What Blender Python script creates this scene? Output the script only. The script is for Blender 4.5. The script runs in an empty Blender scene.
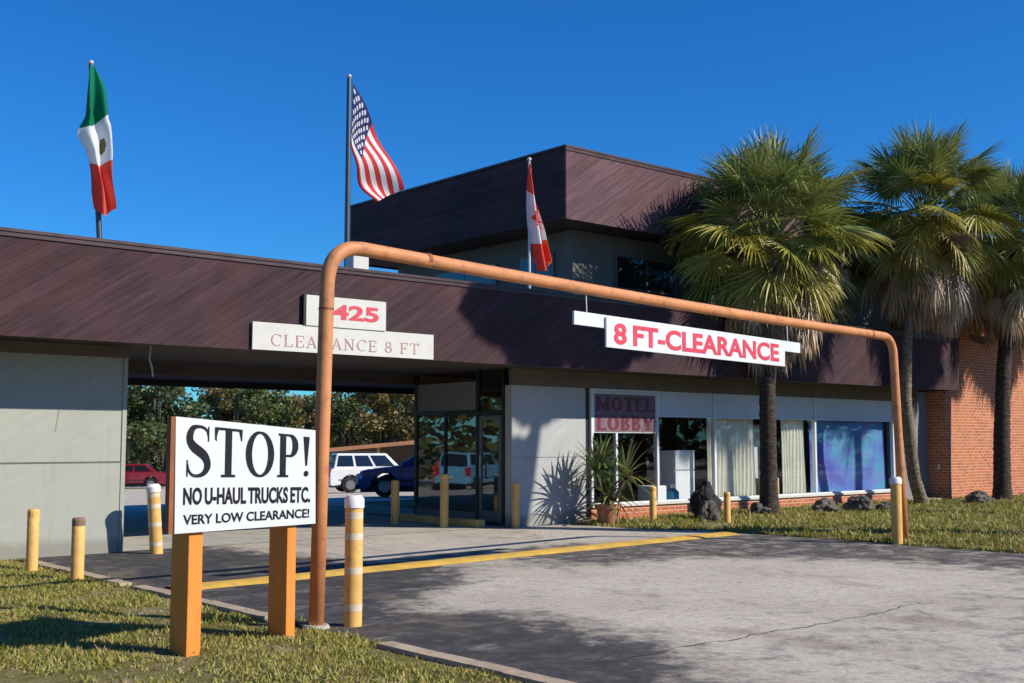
import bpy, bmesh, math, random
from mathutils import Vector, Matrix, noise
R = math.radians
sc = bpy.context.scene
COL = sc.collection

# ---------------------------------------------------------------- camera, sky, sun, exposure
# world frame: X runs along the motel front, Y goes into the building, the passage corner is the origin
cam = bpy.data.cameras.new('camera'); cam_o = bpy.data.objects.new('camera', cam); COL.objects.link(cam_o)
cam_o.location = (-6.38, -15.40, 1.49)
cam_o.rotation_euler = (R(90 + 5.0), 0, -math.atan2(.6532, .7571))
cam.sensor_width = 36; cam.lens = 40.43; cam.clip_end = 2000; cam.clip_start = .05
sc.camera = cam_o
world = bpy.data.worlds.new('World'); sc.world = world; world.use_nodes = True
wn = world.node_tree
SUN = Vector((.78, -1.27, 1.0)).normalized()
sky = wn.nodes.new('ShaderNodeTexSky'); sky.sky_type = 'NISHITA'; sky.sun_disc = False
sky.sun_elevation = math.asin(SUN.z); sky.sun_rotation = math.atan2(SUN.x, SUN.y)
sky.altitude = 0; sky.air_density = 1.0; sky.dust_density = .05; sky.ozone_density = 3.5
hsv = wn.nodes.new('ShaderNodeHueSaturation'); hsv.inputs['Saturation'].default_value = 1.22
air = wn.nodes.new('ShaderNodeMix'); air.data_type = 'RGBA'; air.blend_type = 'MULTIPLY'; air.inputs[0].default_value = 1; air.inputs[7].default_value = (.24, .74, 1.16, 1)
wn.links.new(sky.outputs[0], hsv.inputs['Color']); wn.links.new(hsv.outputs[0], air.inputs[6]); wn.links.new(air.outputs[2], wn.nodes['Background'].inputs[0])
wn.nodes['Background'].inputs[1].default_value = .10
sl = bpy.data.lights.new('sun', 'SUN'); sl.energy = 4.8; sl.angle = R(.53); sl.color = (1, .93, .82)
so = bpy.data.objects.new('sun', sl); COL.objects.link(so); so.rotation_euler = (-SUN).to_track_quat('-Z', 'Y').to_euler()
so.location = (0, 0, 30)
vs = sc.view_settings; vs.view_transform = 'Standard'; vs.look = 'None'; vs.gamma = 1; vs.exposure = 0.3; vs.use_curve_mapping = False
sc.cycles.max_bounces = 6; sc.cycles.transparent_max_bounces = 12

# ---------------------------------------------------------------- helpers
def pane_x(X, y0, y1, z0, z1): return MB().add([(X,y0,z0),(X,y1,z0),(X,y1,z1),(X,y0,z1)], [(3,2,1,0)])
def pane_y(x0, x1, Y, z0, z1): return MB().add([(x0,Y,z0),(x1,Y,z0),(x1,Y,z1),(x0,Y,z1)], [(0,1,2,3)])
class MB:
    """collects polygons; build() links them as one mesh object"""
    def __init__(s): s.v = []; s.f = []; s.m = []; s.c = []; s.cur = 0; s.col = None
    def add(s, vs, fs):
        b = len(s.v); s.v += [tuple(v) for v in vs]
        for f in fs: s.f.append(tuple(b + i for i in f)); s.m.append(s.cur); s.c.append(s.col)
        return s
    def box(s, x0, x1, y0, y1, z0, z1):
        return s.add([(x0,y0,z0),(x1,y0,z0),(x1,y1,z0),(x0,y1,z0),(x0,y0,z1),(x1,y0,z1),(x1,y1,z1),(x0,y1,z1)],
                     [(0,3,2,1),(4,5,6,7),(0,1,5,4),(1,2,6,5),(2,3,7,6),(3,0,4,7)])
    def prism(s, poly, a0, a1, axis='y'):
        n = len(poly)
        def P(p, a): return {'y': (p[0], a, p[1]), 'x': (a, p[0], p[1]), 'z': (p[0], p[1], a)}[axis]
        return s.add([P(p, a0) for p in poly] + [P(p, a1) for p in poly],
                     [tuple(range(n))[::-1], tuple(range(n, 2*n))] + [(i, (i+1) % n, n+(i+1) % n, n+i) for i in range(n)])
    def tube(s, pts, rad, seg=12, cap=True):
        pts = [Vector(p) for p in pts]; n = len(pts)
        rad = rad if hasattr(rad, '__len__') else [rad]*n
        up = None; rings = []
        for i, p in enumerate(pts):
            t = (pts[min(i+1, n-1)] - pts[max(i-1, 0)]).normalized()
            if up is None: up = t.orthogonal().normalized()
            up = (up - t*up.dot(t)).normalized(); w = t.cross(up)
            rings.append([p + (up*math.cos(a) + w*math.sin(a))*rad[i] for a in [2*math.pi*k/seg for k in range(seg)]])
        vs = [v for r in rings for v in r]; fs = []
        for i in range(n-1):
            for k in range(seg): fs.append((i*seg+k, i*seg+(k+1) % seg, (i+1)*seg+(k+1) % seg, (i+1)*seg+k))
        if cap: fs += [tuple(range(seg))[::-1], tuple(range((n-1)*seg, n*seg))]
        return s.add(vs, fs)
    def build(s, name, mats, parent=None, smooth=False, bevel=0, loc=None):
        me = bpy.data.meshes.new(name)
        off = Vector(loc) if loc else (parent_loc(parent) if parent else Vector())
        me.from_pydata([(v[0]-off.x, v[1]-off.y, v[2]-off.z) for v in s.v], [], s.f)
        for m in (mats if isinstance(mats, (list, tuple)) else [mats]): me.materials.append(m)
        if any(s.m): me.polygons.foreach_set('material_index', s.m)
        if s.c and s.c[0] is not None:
            ca = me.color_attributes.new('tint', 'FLOAT_COLOR', 'CORNER'); arr = []
            for f, c in zip(s.f, s.c): arr += [c[0], c[1], c[2], 1.0]*len(f)
            ca.data.foreach_set('color', arr)
        if smooth: me.polygons.foreach_set('use_smooth', [True]*len(me.polygons))
        me.update()
        o = bpy.data.objects.new(name, me); COL.objects.link(o)
        if parent: o.parent = parent
        elif loc: o.location = loc
        if bevel:
            b = o.modifiers.new('bevel', 'BEVEL'); b.width = bevel; b.segments = 2; b.limit_method = 'ANGLE'; b.angle_limit = R(40)
        return o
def parent_loc(p):
    v = Vector()
    while p is not None:
        if not p.get('_local'): v += p.location
        else: return Vector()
        p = p.parent
    return v
def smooth_by_angle(o, a=40):
    me = o.data
    me.polygons.foreach_set('use_smooth', [True]*len(me.polygons)); me.set_sharp_from_angle(angle=R(a))
    return o
def tag(o, label=None, cat=None, group=None, kind=None):
    if label: o['label'] = label
    if cat: o['category'] = cat
    if group: o['group'] = group
    if kind: o['kind'] = kind
    return o
def thing(name, label, cat, loc=(0,0,0), group=None, local=False, rz=0):
    o = bpy.data.objects.new(name, None); COL.objects.link(o); o.location = loc; o.rotation_euler = (0, 0, rz)
    o.empty_display_size = .2
    if local: o['_local'] = 1
    return tag(o, label, cat, group)
def copy_tree(o, parent=None):
    c = o.copy(); COL.objects.link(c); c.parent = parent
    for ch in list(o.children): copy_tree(ch, c)
    return c

# ---------------------------------------------------------------- materials
def N(nt, t, **kw):
    n = nt.nodes.new(t)
    for k, v in kw.items():
        if k.startswith('i_'): n.inputs[k[2:].replace('_', ' ')].default_value = v
        else: setattr(n, k, v)
    return n
def ramp(nt, fac, stops, interp='LINEAR'):
    r = nt.nodes.new('ShaderNodeValToRGB'); r.color_ramp.interpolation = interp
    e = r.color_ramp.elements
    while len(e) < len(stops): e.new(.5)
    for q, (p, c) in zip(e, stops): q.position = p; q.color = (*c, 1) if len(c) == 3 else c
    nt.links.new(fac, r.inputs[0]); return r.outputs[0]
def mixc(nt, fac, a, b, mode='MIX'):
    m = nt.nodes.new('ShaderNodeMix'); m.data_type = 'RGBA'; m.blend_type = mode
    for s, x in ((m.inputs[0], fac), (m.inputs[6], a), (m.inputs[7], b)):
        if isinstance(x, bpy.types.NodeSocket): nt.links.new(x, s)
        elif isinstance(x, (int, float)): s.default_value = x
        else: s.default_value = (*x, 1)
    return m.outputs[2]
def newmat(name, rough=.7, metal=0, spec=.5):
    m = bpy.data.materials.new(name); m.use_nodes = True; nt = m.node_tree; b = nt.nodes['Principled BSDF']
    b.inputs['Roughness'].default_value = rough; b.inputs['Metallic'].default_value = metal
    b.inputs['Specular IOR Level'].default_value = spec
    return m, nt, b
def coords(nt, scale=(1,1,1), rot=(0,0,0), loc=(0,0,0), kind='Object'):
    tc = nt.nodes.new('ShaderNodeTexCoord'); mp = nt.nodes.new('ShaderNodeMapping')
    mp.inputs['Scale'].default_value = scale; mp.inputs['Rotation'].default_value = rot; mp.inputs['Location'].default_value = loc
    nt.links.new(tc.outputs[kind], mp.inputs[0]); return mp.outputs[0]
def noi(nt, vec, scale, detail=6, rough=.6, out=0):
    n = nt.nodes.new('ShaderNodeTexNoise'); n.inputs['Scale'].default_value = scale
    n.inputs['Detail'].default_value = detail; n.inputs['Roughness'].default_value = rough
    nt.links.new(vec, n.inputs[0]); return n.outputs[out]
def bump(nt, b, h, strength=.3, dist=.01):
    n = nt.nodes.new('ShaderNodeBump'); n.inputs['Strength'].default_value = strength; n.inputs['Distance'].default_value = dist
    nt.links.new(h, n.inputs['Height']); nt.links.new(n.outputs[0], b.inputs['Normal'])
def paint(name, c, var=.18, scale=3, rough=.6, dirt=None, dirt_amt=.5, fine=60, bmp=.15, metal=0, spec=.4, stretch=(1,1,1)):
    """paint or plaster with uneven tone, and stains of its own"""
    m, nt, b = newmat(name, rough, metal, spec)
    v = coords(nt, stretch); n1 = noi(nt, v, scale); n2 = noi(nt, v, fine, 4)
    lo = tuple(x*(1-var) for x in c); hi = tuple(min(1, x*(1+var)) for x in c)
    col = ramp(nt, n1, [(.3, lo), (.7, hi)])
    if dirt:
        n3 = noi(nt, v, scale*2.7, 8, .7); mk = ramp(nt, n3, [(.52, (0,0,0)), (.68, (dirt_amt,)*3)])
        col = mixc(nt, mk, col, dirt)
    nt.links.new(col, b.inputs['Base Color'])
    if bmp: bump(nt, b, n2, bmp, .004)
    return m
M = {}
M['orange_pipe'] = paint('orange_pipe', (.55, .225, .085), .16, 2.5, .6, (.27,.11,.055), .8, 60, .35)
M['orange_wood'] = paint('orange_wood', (.66, .235, .035), .14, 4, .6, (.4,.17,.05), .5, 50, .3, stretch=(1,1,.2))
M['sign_edge'] = paint('sign_edge', (.25, .085, .03), .2, 6, .7)
M['white_board'] = paint('white_board', (.60, .62, .61), .03, 2, .5, (.62,.60,.54), .18)
M['dirty_white'] = paint('dirty_white', (.56, .555, .50), .06, 3, .6, (.45,.42,.36), .3)
M['black_letter'] = paint('black_letter', (.010, .011, .016), .2, 5, .6, (.05,.05,.06), .3, spec=.2)
M['red_letter'] = paint('red_letter', (.58, .05, .08), .12, 8, .5)
M['faded_red'] = paint('faded_red', (.38, .20, .19), .3, 20, .6)
M['dark_red'] = paint('dark_red', (.13, .018, .035), .2, 8, .5)
M['ylw'] = paint('yellow_paint', (.74, .43, .12), .16, 4, .55, (.38,.24,.10), .6, 60, .3)
M['ylw_bright'] = paint('yellow_bright', (.66, .40, .06), .22, 3, .75, (.30,.24,.17), .85, 30, .5)
M['cap_white'] = paint('white_paint', (.78, .76, .72), .08, 6, .5, (.5,.45,.38), .3)
M['band'] = paint('band_white', (.66, .56, .40), .12, 8, .5, (.5,.38,.2), .5)
M['wood_top'] = paint('weathered_wood', (.23, .16, .10), .3, 12, .9)
M['trim_brown'] = paint('trim_brown', (.135, .11, .085), .15, 3, .7)
M['soffit'] = paint('soffit_paint', (.05, .042, .038), .2, 1.5, .8)
M['cap'] = paint('roof_cap', (.06, .035, .035), .3, 3, .4, metal=.3)
M['concrete'] = paint('concrete', (.40, .375, .32), .2, 2, .9, (.22,.2,.16), .6, 40, .5)
M['kerb'] = paint('kerb_concrete', (.40, .31, .22), .2, 3, .9, (.2,.17,.12), .6, 40, .5)
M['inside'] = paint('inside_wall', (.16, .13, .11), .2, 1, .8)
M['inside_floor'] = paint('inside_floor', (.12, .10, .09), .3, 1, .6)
M['frame_white'] = paint('frame_white', (.66, .68, .70), .06, 3, .45)
M['frame_dark'] = paint('frame_dark', (.035, .035, .04), .2, 3, .4, metal=.5)
M['frame_grey'] = paint('frame_grey', (.16, .16, .165), .1, 3, .4, metal=.4)
M['white_panel'] = paint('white_panel', (.56, .60, .62), .05, 2, .6, (.4,.42,.42), .25)
M['grey_panel'] = paint('grey_panel', (.20, .20, .20), .1, 2, .7)
M['upper_wall'] = paint('upper_wall', (.13, .135, .12), .12, 1.5, .8)
M['roofing'] = paint('roofing', (.13, .13, .13), .3, 2, .95)
M['pole'] = paint('pole_metal', (.10, .11, .12), .1, 4, .4, metal=.7)
M['pole_pale'] = paint('pole_pale', (.5, .5, .48), .1, 4, .4, metal=.2)
M['wire'] = paint('wire', (.5, .48, .42), .1, 4, .6)
M['terracotta'] = paint('terracotta', (.42, .17, .09), .2, 6, .8, (.25,.15,.1), .5)
M['cream_cloth'] = paint('cream_cloth', (.85, .83, .72), .08, 2, .9, bmp=0)
M['tyre'] = paint('tyre', (.02,.02,.02), .2, 6, .9)
M['rim'] = paint('rim', (.35,.35,.37), .1, 6, .35, metal=.8)
M['tail'] = paint('tail_light', (.45,.015,.02), .1, 6, .2)
M['head'] = paint('head_light', (.7,.72,.75), .1, 6, .15)
M['black_plastic'] = paint('black_plastic', (.025,.025,.027), .2, 6, .6)
M['glossy_dark'] = paint('car_glass', (.012,.015,.02), .1, 2, .06, bmp=0, spec=.8)
M['blue_plastic'] = paint('blue_plastic', (.05,.25,.42), .1, 4, .4)
M['white_enamel'] = paint('white_enamel', (.80,.82,.84), .03, 2, .3, bmp=0)
M['beige_card'] = paint('cardboard', (.55,.42,.24), .1, 4, .8)
def carpaint(name, c):
    m, nt, b = newmat(name, .28, 0, .5); b.inputs['Coat Weight'].default_value = .6; b.inputs['Coat Roughness'].default_value = .05
    v = coords(nt); n = noi(nt, v, 2); nt.links.new(ramp(nt, n, [(.3, tuple(x*.9 for x in c)), (.7, c)]), b.inputs['Base Color']); return m
def glassmat(name, refl=.12, tint=(.75,.8,.82)):
    m = bpy.data.materials.new(name); m.use_nodes = True; nt = m.node_tree; nt.nodes.clear()
    o = N(nt, 'ShaderNodeOutputMaterial'); t = N(nt, 'ShaderNodeBsdfTransparent'); g = N(nt, 'ShaderNodeBsdfGlossy')
    t.inputs[0].default_value = (*tint, 1); g.inputs['Roughness'].default_value = .01; g.inputs[0].default_value = (.95,.97,1,1)
    fr = N(nt, 'ShaderNodeFresnel'); ge = N(nt, 'ShaderNodeNewGeometry'); io = N(nt, 'ShaderNodeMath', operation='MULTIPLY_ADD')
    io.inputs[1].default_value = -(1.5-1/1.5); io.inputs[2].default_value = 1.5; nt.links.new(ge.outputs['Backfacing'], io.inputs[0]); nt.links.new(io.outputs[0], fr.inputs[0])
    ad = N(nt, 'ShaderNodeMath', operation='ADD'); ad.inputs[1].default_value = refl; ad.use_clamp = True
    nt.links.new(fr.outputs[0], ad.inputs[0]); mx = N(nt, 'ShaderNodeMixShader')
    nt.links.new(ad.outputs[0], mx.inputs[0]); nt.links.new(t.outputs[0], mx.inputs[1]); nt.links.new(g.outputs[0], mx.inputs[2])
    # slightly wavy panes
    v = coords(nt); n = noi(nt, v, 1.3, 2); bp = N(nt, 'ShaderNodeBump'); bp.inputs['Strength'].default_value = .05; bp.inputs['Distance'].default_value = .02
    nt.links.new(n, bp.inputs['Height']); nt.links.new(bp.outputs[0], g.inputs['Normal'])
    nt.links.new(mx.outputs[0], o.inputs[0]); return m
M['glass'] = glassmat('window_glass', .01, (.9,.92,.92))
M['glass_side'] = glassmat('lobby_glass', .09, (.55,.6,.62))

def siding(name='maroon_diagonal_boards', k=1.0):   # rough-sawn boards laid on the diagonal, painted maroon brown
    m, nt, b = newmat(name, .8, 0, .2)
    v = coords(nt, (1,1,1), (0, R(33), 0))
    mp = N(nt, 'ShaderNodeMapping'); mp.inputs['Scale'].default_value = (.7, .7, 8); nt.links.new(v, mp.inputs[0])
    st = noi(nt, mp.outputs[0], 2.0, 6, .7)
    mp2 = N(nt, 'ShaderNodeMapping'); mp2.inputs['Scale'].default_value = (.6, .6, 30); nt.links.new(v, mp2.inputs[0])
    st2 = noi(nt, mp2.outputs[0], 2.0, 4, .6)
    big = noi(nt, coords(nt), .8, 4)
    c = ramp(nt, st, [(p_, tuple(x*k for x in c_)) for p_, c_ in [(.25, (.033,.018,.021)), (.5, (.052,.030,.034)), (.68, (.071,.042,.046)), (.82, (.19,.13,.13))]])
    c = mixc(nt, .28, c, ramp(nt, st2, [(.3, (.35,.35,.35)), (.72, (1.15,1.1,1.1))]), 'MULTIPLY')
    c = mixc(nt, ramp(nt, big, [(.45, (0,0,0)), (.75, (.35,.35,.35))]), c, (.15,.055,.055))
    nt.links.new(c, b.inputs['Base Color'])
    sx = N(nt, 'ShaderNodeSeparateXYZ'); nt.links.new(v, sx.inputs[0]); dv = N(nt, 'ShaderNodeMath', operation='DIVIDE'); dv.inputs[1].default_value = .19; nt.links.new(sx.outputs[2], dv.inputs[0])
    fl = N(nt, 'ShaderNodeMath', operation='FLOOR'); nt.links.new(dv.outputs[0], fl.inputs[0]); wh = N(nt, 'ShaderNodeTexWhiteNoise', noise_dimensions='1D'); nt.links.new(fl.outputs[0], wh.inputs['W'])
    fc = N(nt, 'ShaderNodeMath', operation='FRACT'); nt.links.new(dv.outputs[0], fc.inputs[0])
    c = mixc(nt, 1, c, ramp(nt, wh.outputs[0], [(0, (.90,.89,.88)), (1, (1.08,1.08,1.1))]), 'MULTIPLY')
    c = mixc(nt, ramp(nt, fc.outputs[0], [(0, (.45,)*3), (.05, (.35,)*3), (.09, (0,)*3)]), c, (.015,.009,.010))
    nt.links.new(c, b.inputs['Base Color'])
    wv = N(nt, 'ShaderNodeTexWave', wave_type='BANDS', bands_direction='Z'); wv.inputs['Scale'].default_value = 1.6
    nt.links.new(v, wv.inputs[0]); gr = ramp(nt, wv.outputs['Fac'], [(0, (0,0,0)), (.06, (1,1,1))])
    ad = mixc(nt, .5, gr, st2, 'MULTIPLY'); bump(nt, b, ad, .6, .012)
    return m
M['siding'] = siding(); M['siding_pale'] = siding('pale_diagonal_boards', 2.3)  # second copy is paler, used on the upper front fascia only
def wallpanel(name, c, streak=.15):   # painted plywood with scuffs
    m, nt, b = newmat(name, .75, 0, .3)
    v = coords(nt, (1,1,1), (0, R(30), 0)); mp = N(nt, 'ShaderNodeMapping'); mp.inputs['Scale'].default_value = (.5,.5,8); nt.links.new(v, mp.inputs[0])
    st = noi(nt, mp.outputs[0], 2.2, 6, .7); big = noi(nt, coords(nt), 1.1, 6)
    vt = noi(nt, coords(nt, (6,6,.35)), 1.5, 5)
    a = ramp(nt, st, [(.3, tuple(x*(1-streak) for x in c)), (.7, tuple(x*(1+streak*.6) for x in c))])
    a = mixc(nt, ramp(nt, big, [(.5, (0,0,0)), (.75, (.35,)*3)]), a, tuple(x*.72 for x in c))
    a = mixc(nt, ramp(nt, vt, [(.55, (0,0,0)), (.75, (.25,)*3)]), a, tuple(x*.6 for x in c))
    z = N(nt, 'ShaderNodeSeparateXYZ'); nt.links.new(coords(nt), z.inputs[0])
    nz = N(nt, 'ShaderNodeMath', operation='MULTIPLY_ADD'); nt.links.new(big, nz.inputs[0]); nz.inputs[1].default_value = -.3; nt.links.new(z.outputs[2], nz.inputs[2])
    a = mixc(nt, ramp(nt, nz.outputs[0], [(-.0, (.5,)*3), (.12, (0,)*3)]), a, (.16,.14,.10))   # soil splash at the foot
    nt.links.new(a, b.inputs['Base Color']); bump(nt, b, st, .25, .006); return m
M['wall_left'] = wallpanel('grey_green_wall', (.36,.37,.315), .07)
M['wall_white'] = wallpanel('pale_wall', (.42,.425,.41), .16)
def brick():
    m, nt, b = newmat('red_brick', .85, 0, .2)
    tc = N(nt, 'ShaderNodeTexCoord'); sp = N(nt, 'ShaderNodeSeparateXYZ'); nt.links.new(tc.outputs['Object'], sp.inputs[0])
    ad = N(nt, 'ShaderNodeMath', operation='ADD'); nt.links.new(sp.outputs[0], ad.inputs[0]); nt.links.new(sp.outputs[1], ad.inputs[1])
    cb = N(nt, 'ShaderNodeCombineXYZ'); nt.links.new(ad.outputs[0], cb.inputs[0]); nt.links.new(sp.outputs[2], cb.inputs[1])
    br = N(nt, 'ShaderNodeTexBrick'); nt.links.new(cb.outputs[0], br.inputs[0])
    br.inputs['Scale'].default_value = 1; br.inputs['Brick Width'].default_value = .205; br.inputs['Row Height'].default_value = .075
    br.inputs['Mortar Size'].default_value = .011; br.inputs['Mortar Smooth'].default_value = .3; br.inputs['Bias'].default_value = -.1
    br.inputs['Color1'].default_value = (.53,.155,.065,1); br.inputs['Color2'].default_value = (.37,.085,.04,1); br.inputs['Mortar'].default_value = (.55,.42,.30,1)
    n = noi(nt, coords(nt), 1.1, 7); n2 = noi(nt, coords(nt), 9, 5)
    c = mixc(nt, ramp(nt, n, [(.4, (0,0,0)), (.75, (.5,)*3)]), br.outputs[0], (.55,.24,.12))
    c = mixc(nt, ramp(nt, n2, [(.5, (0,0,0)), (.8, (.6,)*3)]), c, (.24,.07,.035))
    nt.links.new(c, b.inputs['Base Color'])
    iv = N(nt, 'ShaderNodeMath', operation='SUBTRACT'); iv.inputs[0].default_value = 1; nt.links.new(br.outputs['Fac'], iv.inputs[1])
    bump(nt, b, iv.outputs[0], .8, .008); return m
M['brick'] = brick()
def tinted(name, rough=.6, transl=0, spec=.3, var=.25):
    m, nt, b = newmat(name, rough, 0, spec); a = N(nt, 'ShaderNodeVertexColor', layer_name='tint')
    c = a.outputs[0]
    if var:
        n = noi(nt, coords(nt), 7, 3); c = mixc(nt, .6, c, ramp(nt, n, [(.3, (1-var,)*3), (.7, (1+var,)*3)]), 'MULTIPLY')
    nt.links.new(c, b.inputs['Base Color'])
    if transl:
        t = N(nt, 'ShaderNodeBsdfTranslucent'); nt.links.new(c, t.inputs[0]); mx = N(nt, 'ShaderNodeMixShader'); mx.inputs[0].default_value = transl
        o = nt.nodes['Material Output']; nt.links.new(b.outputs[0], mx.inputs[1]); nt.links.new(t.outputs[0], mx.inputs[2]); nt.links.new(mx.outputs[0], o.inputs[0])
    return m
M['leaf'] = tinted('leaves', .5, .25, .4)
M['palm_leaf'] = tinted('palm_leaves', .42, .25, .5)
M['grass'] = tinted('grass_blades', .6, .25, .3, 0)
M['flag'] = tinted('flag_cloth', .7, .35, .2, .06)
def bark(name, c, ring=0):
    m, nt, b = newmat(name, .95, 0, .1)
    v = coords(nt); n = noi(nt, v, 14, 6); n1 = noi(nt, coords(nt, (1,1,4)), 6, 4)
    cc = ramp(nt, n, [(.3, tuple(x*.45 for x in c)), (.55, c), (.75, tuple(min(1, x*1.5) for x in c))])
    cc = mixc(nt, .7, cc, ramp(nt, n1, [(.35, (.5,.48,.45)), (.65, (1.1,1.1,1.1))]), 'MULTIPLY')
    nt.links.new(cc, b.inputs['Base Color']); bump(nt, b, n1, .9, .03); return m
M['bark'] = bark('oak_bark', (.10,.08,.06)); M['palm_bark_dark'] = bark('palm_bark_dark', (.085,.065,.055)); M['palm_bark_pale'] = bark('palm_bark_pale', (.24,.19,.14))
def rockmat():
    m, nt, b = newmat('rock', .95, 0, .15); v = coords(nt); n = noi(nt, v, 5, 9, .7); n2 = noi(nt, v, 1.6, 4)
    c = ramp(nt, n, [(.3, (.035,.03,.027)), (.5, (.13,.115,.095)), (.7, (.30,.27,.22))])
    c = mixc(nt, ramp(nt, n2, [(.45, (0,)*3), (.6, (.7,)*3)]), c, (.06,.055,.05))
    nt.links.new(c, b.inputs['Base Color']); bump(nt, b, n, 1, .05); return m
M['rock'] = rockmat(); M['rock_dark'] = paint('rock_dark', (.028,.025,.024), .5, 6, .95, (.07,.065,.055), .6, 20, 1)
def lawnmat():
    m, nt, b = newmat('lawn_soil', .95, 0, .1); v = coords(nt); n = noi(nt, v, 1.3, 7, .65); n2 = noi(nt, v, 22, 6, .7)
    c = ramp(nt, n, [(.35, (.13,.135,.03)), (.5, (.24,.20,.08)), (.66, (.38,.30,.18))])
    c = mixc(nt, .8, c, ramp(nt, n2, [(.3, (.35,.4,.3)), (.6, (1,1,1)), (.8, (1.4,1.35,1.2))]), 'MULTIPLY')
    nt.links.new(c, b.inputs['Base Color']); bump(nt, b, n2, 1, .03); return m
M['lawn'] = lawnmat()
def asphalt(name, attr):
    m, nt, b = newmat(name, .9, 0, .3); v = coords(nt)
    big = noi(nt, v, .55, 8, .6); mid = noi(nt, v, 3.2, 8, .7); grit = noi(nt, v, 55, 4, .7)
    old = ramp(nt, mid, [(.3, (.38,.335,.27)), (.5, (.52,.465,.385)), (.72, (.62,.57,.48))])
    old = mixc(nt, ramp(nt, big, [(.42, (0,)*3), (.62, (.55,)*3)]), old, (.38,.33,.27))
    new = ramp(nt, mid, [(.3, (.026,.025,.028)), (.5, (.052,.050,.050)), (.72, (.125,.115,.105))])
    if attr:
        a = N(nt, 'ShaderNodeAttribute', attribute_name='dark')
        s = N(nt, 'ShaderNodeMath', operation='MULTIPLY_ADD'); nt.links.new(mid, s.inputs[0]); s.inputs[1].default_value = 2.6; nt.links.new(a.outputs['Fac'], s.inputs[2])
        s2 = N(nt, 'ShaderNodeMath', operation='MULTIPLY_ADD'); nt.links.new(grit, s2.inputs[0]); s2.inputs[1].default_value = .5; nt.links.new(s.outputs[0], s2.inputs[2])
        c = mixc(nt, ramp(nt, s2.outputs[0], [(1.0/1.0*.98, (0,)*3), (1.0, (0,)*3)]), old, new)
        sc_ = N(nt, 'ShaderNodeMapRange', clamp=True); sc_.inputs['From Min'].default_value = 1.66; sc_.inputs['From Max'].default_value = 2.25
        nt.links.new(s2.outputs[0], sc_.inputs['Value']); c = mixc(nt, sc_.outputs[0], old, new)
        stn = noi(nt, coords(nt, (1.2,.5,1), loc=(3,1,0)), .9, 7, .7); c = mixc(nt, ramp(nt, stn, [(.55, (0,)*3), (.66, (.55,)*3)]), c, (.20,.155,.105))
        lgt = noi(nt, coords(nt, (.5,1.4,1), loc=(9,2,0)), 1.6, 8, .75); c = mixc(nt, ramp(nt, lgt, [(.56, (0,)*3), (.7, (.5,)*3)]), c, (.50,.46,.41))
        # tar-filled cracks
        cv = N(nt, 'ShaderNodeTexVoronoi', feature='DISTANCE_TO_EDGE'); cv.inputs['Scale'].default_value = .16; cv.inputs['Randomness'].default_value = .9
        wob = N(nt, 'ShaderNodeMix', data_type='VECTOR'); wob.inputs[0].default_value = .45
        nt.links.new(v, wob.inputs[4]); nt.links.new(noi(nt, v, 1.7, 6, .7, 1), wob.inputs[5]); nt.links.new(wob.outputs[1], cv.inputs[0])
        ck = ramp(nt, cv.outputs['Distance'], [(0, (.6,)*3), (.0010, (.4,)*3), (.0026, (0,)*3)])
        c = mixc(nt, ck, c, (.05,.045,.042))
    else: c = old
    gr2 = noi(nt, v, 14, 8, .8); c = mixc(nt, .9, c, ramp(nt, gr2, [(.3, (.62,.60,.58)), (.5, (1.04,1.04,1.03)), (.7, (1.3,1.28,1.24))]), 'MULTIPLY')
    sp = ramp(nt, grit, [(.25, (.5,.5,.5)), (.5, (.95,.95,.95)), (.75, (1.35,1.33,1.3))])
    c = mixc(nt, .8, c, sp, 'MULTIPLY')
    nt.links.new(c, b.inputs['Base Color']); bump(nt, b, grit, .5, .006); return m
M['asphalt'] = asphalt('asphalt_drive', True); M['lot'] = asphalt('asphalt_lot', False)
def groundmat():
    m, nt, b = newmat('ground_far', .95, 0, .1); v = coords(nt); n = noi(nt, v, .3, 7, .65)
    nt.links.new(ramp(nt, n, [(.35, (.12,.13,.05)), (.55, (.22,.20,.12)), (.7, (.30,.26,.18))]), b.inputs['Base Color']); return m
M['ground'] = groundmat()
def galaxy():
    m, nt, b = newmat('printed_cloth', .8, 0, .2); v = coords(nt)
    n = noi(nt, v, .75, 3, .5); n2 = noi(nt, v, 1.7, 3, .6); n3 = noi(nt, v, 30, 2)
    c = ramp(nt, n, [(.34, (.10,.09,.42)), (.45, (.12,.20,.55)), (.54, (.10,.33,.50)), (.62, (.24,.16,.55)), (.72, (.45,.20,.45))])
    c = mixc(nt, ramp(nt, n2, [(.55, (0,)*3), (.75, (.8,)*3)]), c, (.18,.20,.60))
    c = mixc(nt, ramp(nt, n3, [(.72, (0,)*3), (.78, (.9,)*3)]), c, (.8,.8,.75))
    nt.links.new(c, b.inputs['Base Color']); return m
M['galaxy'] = galaxy()

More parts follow.
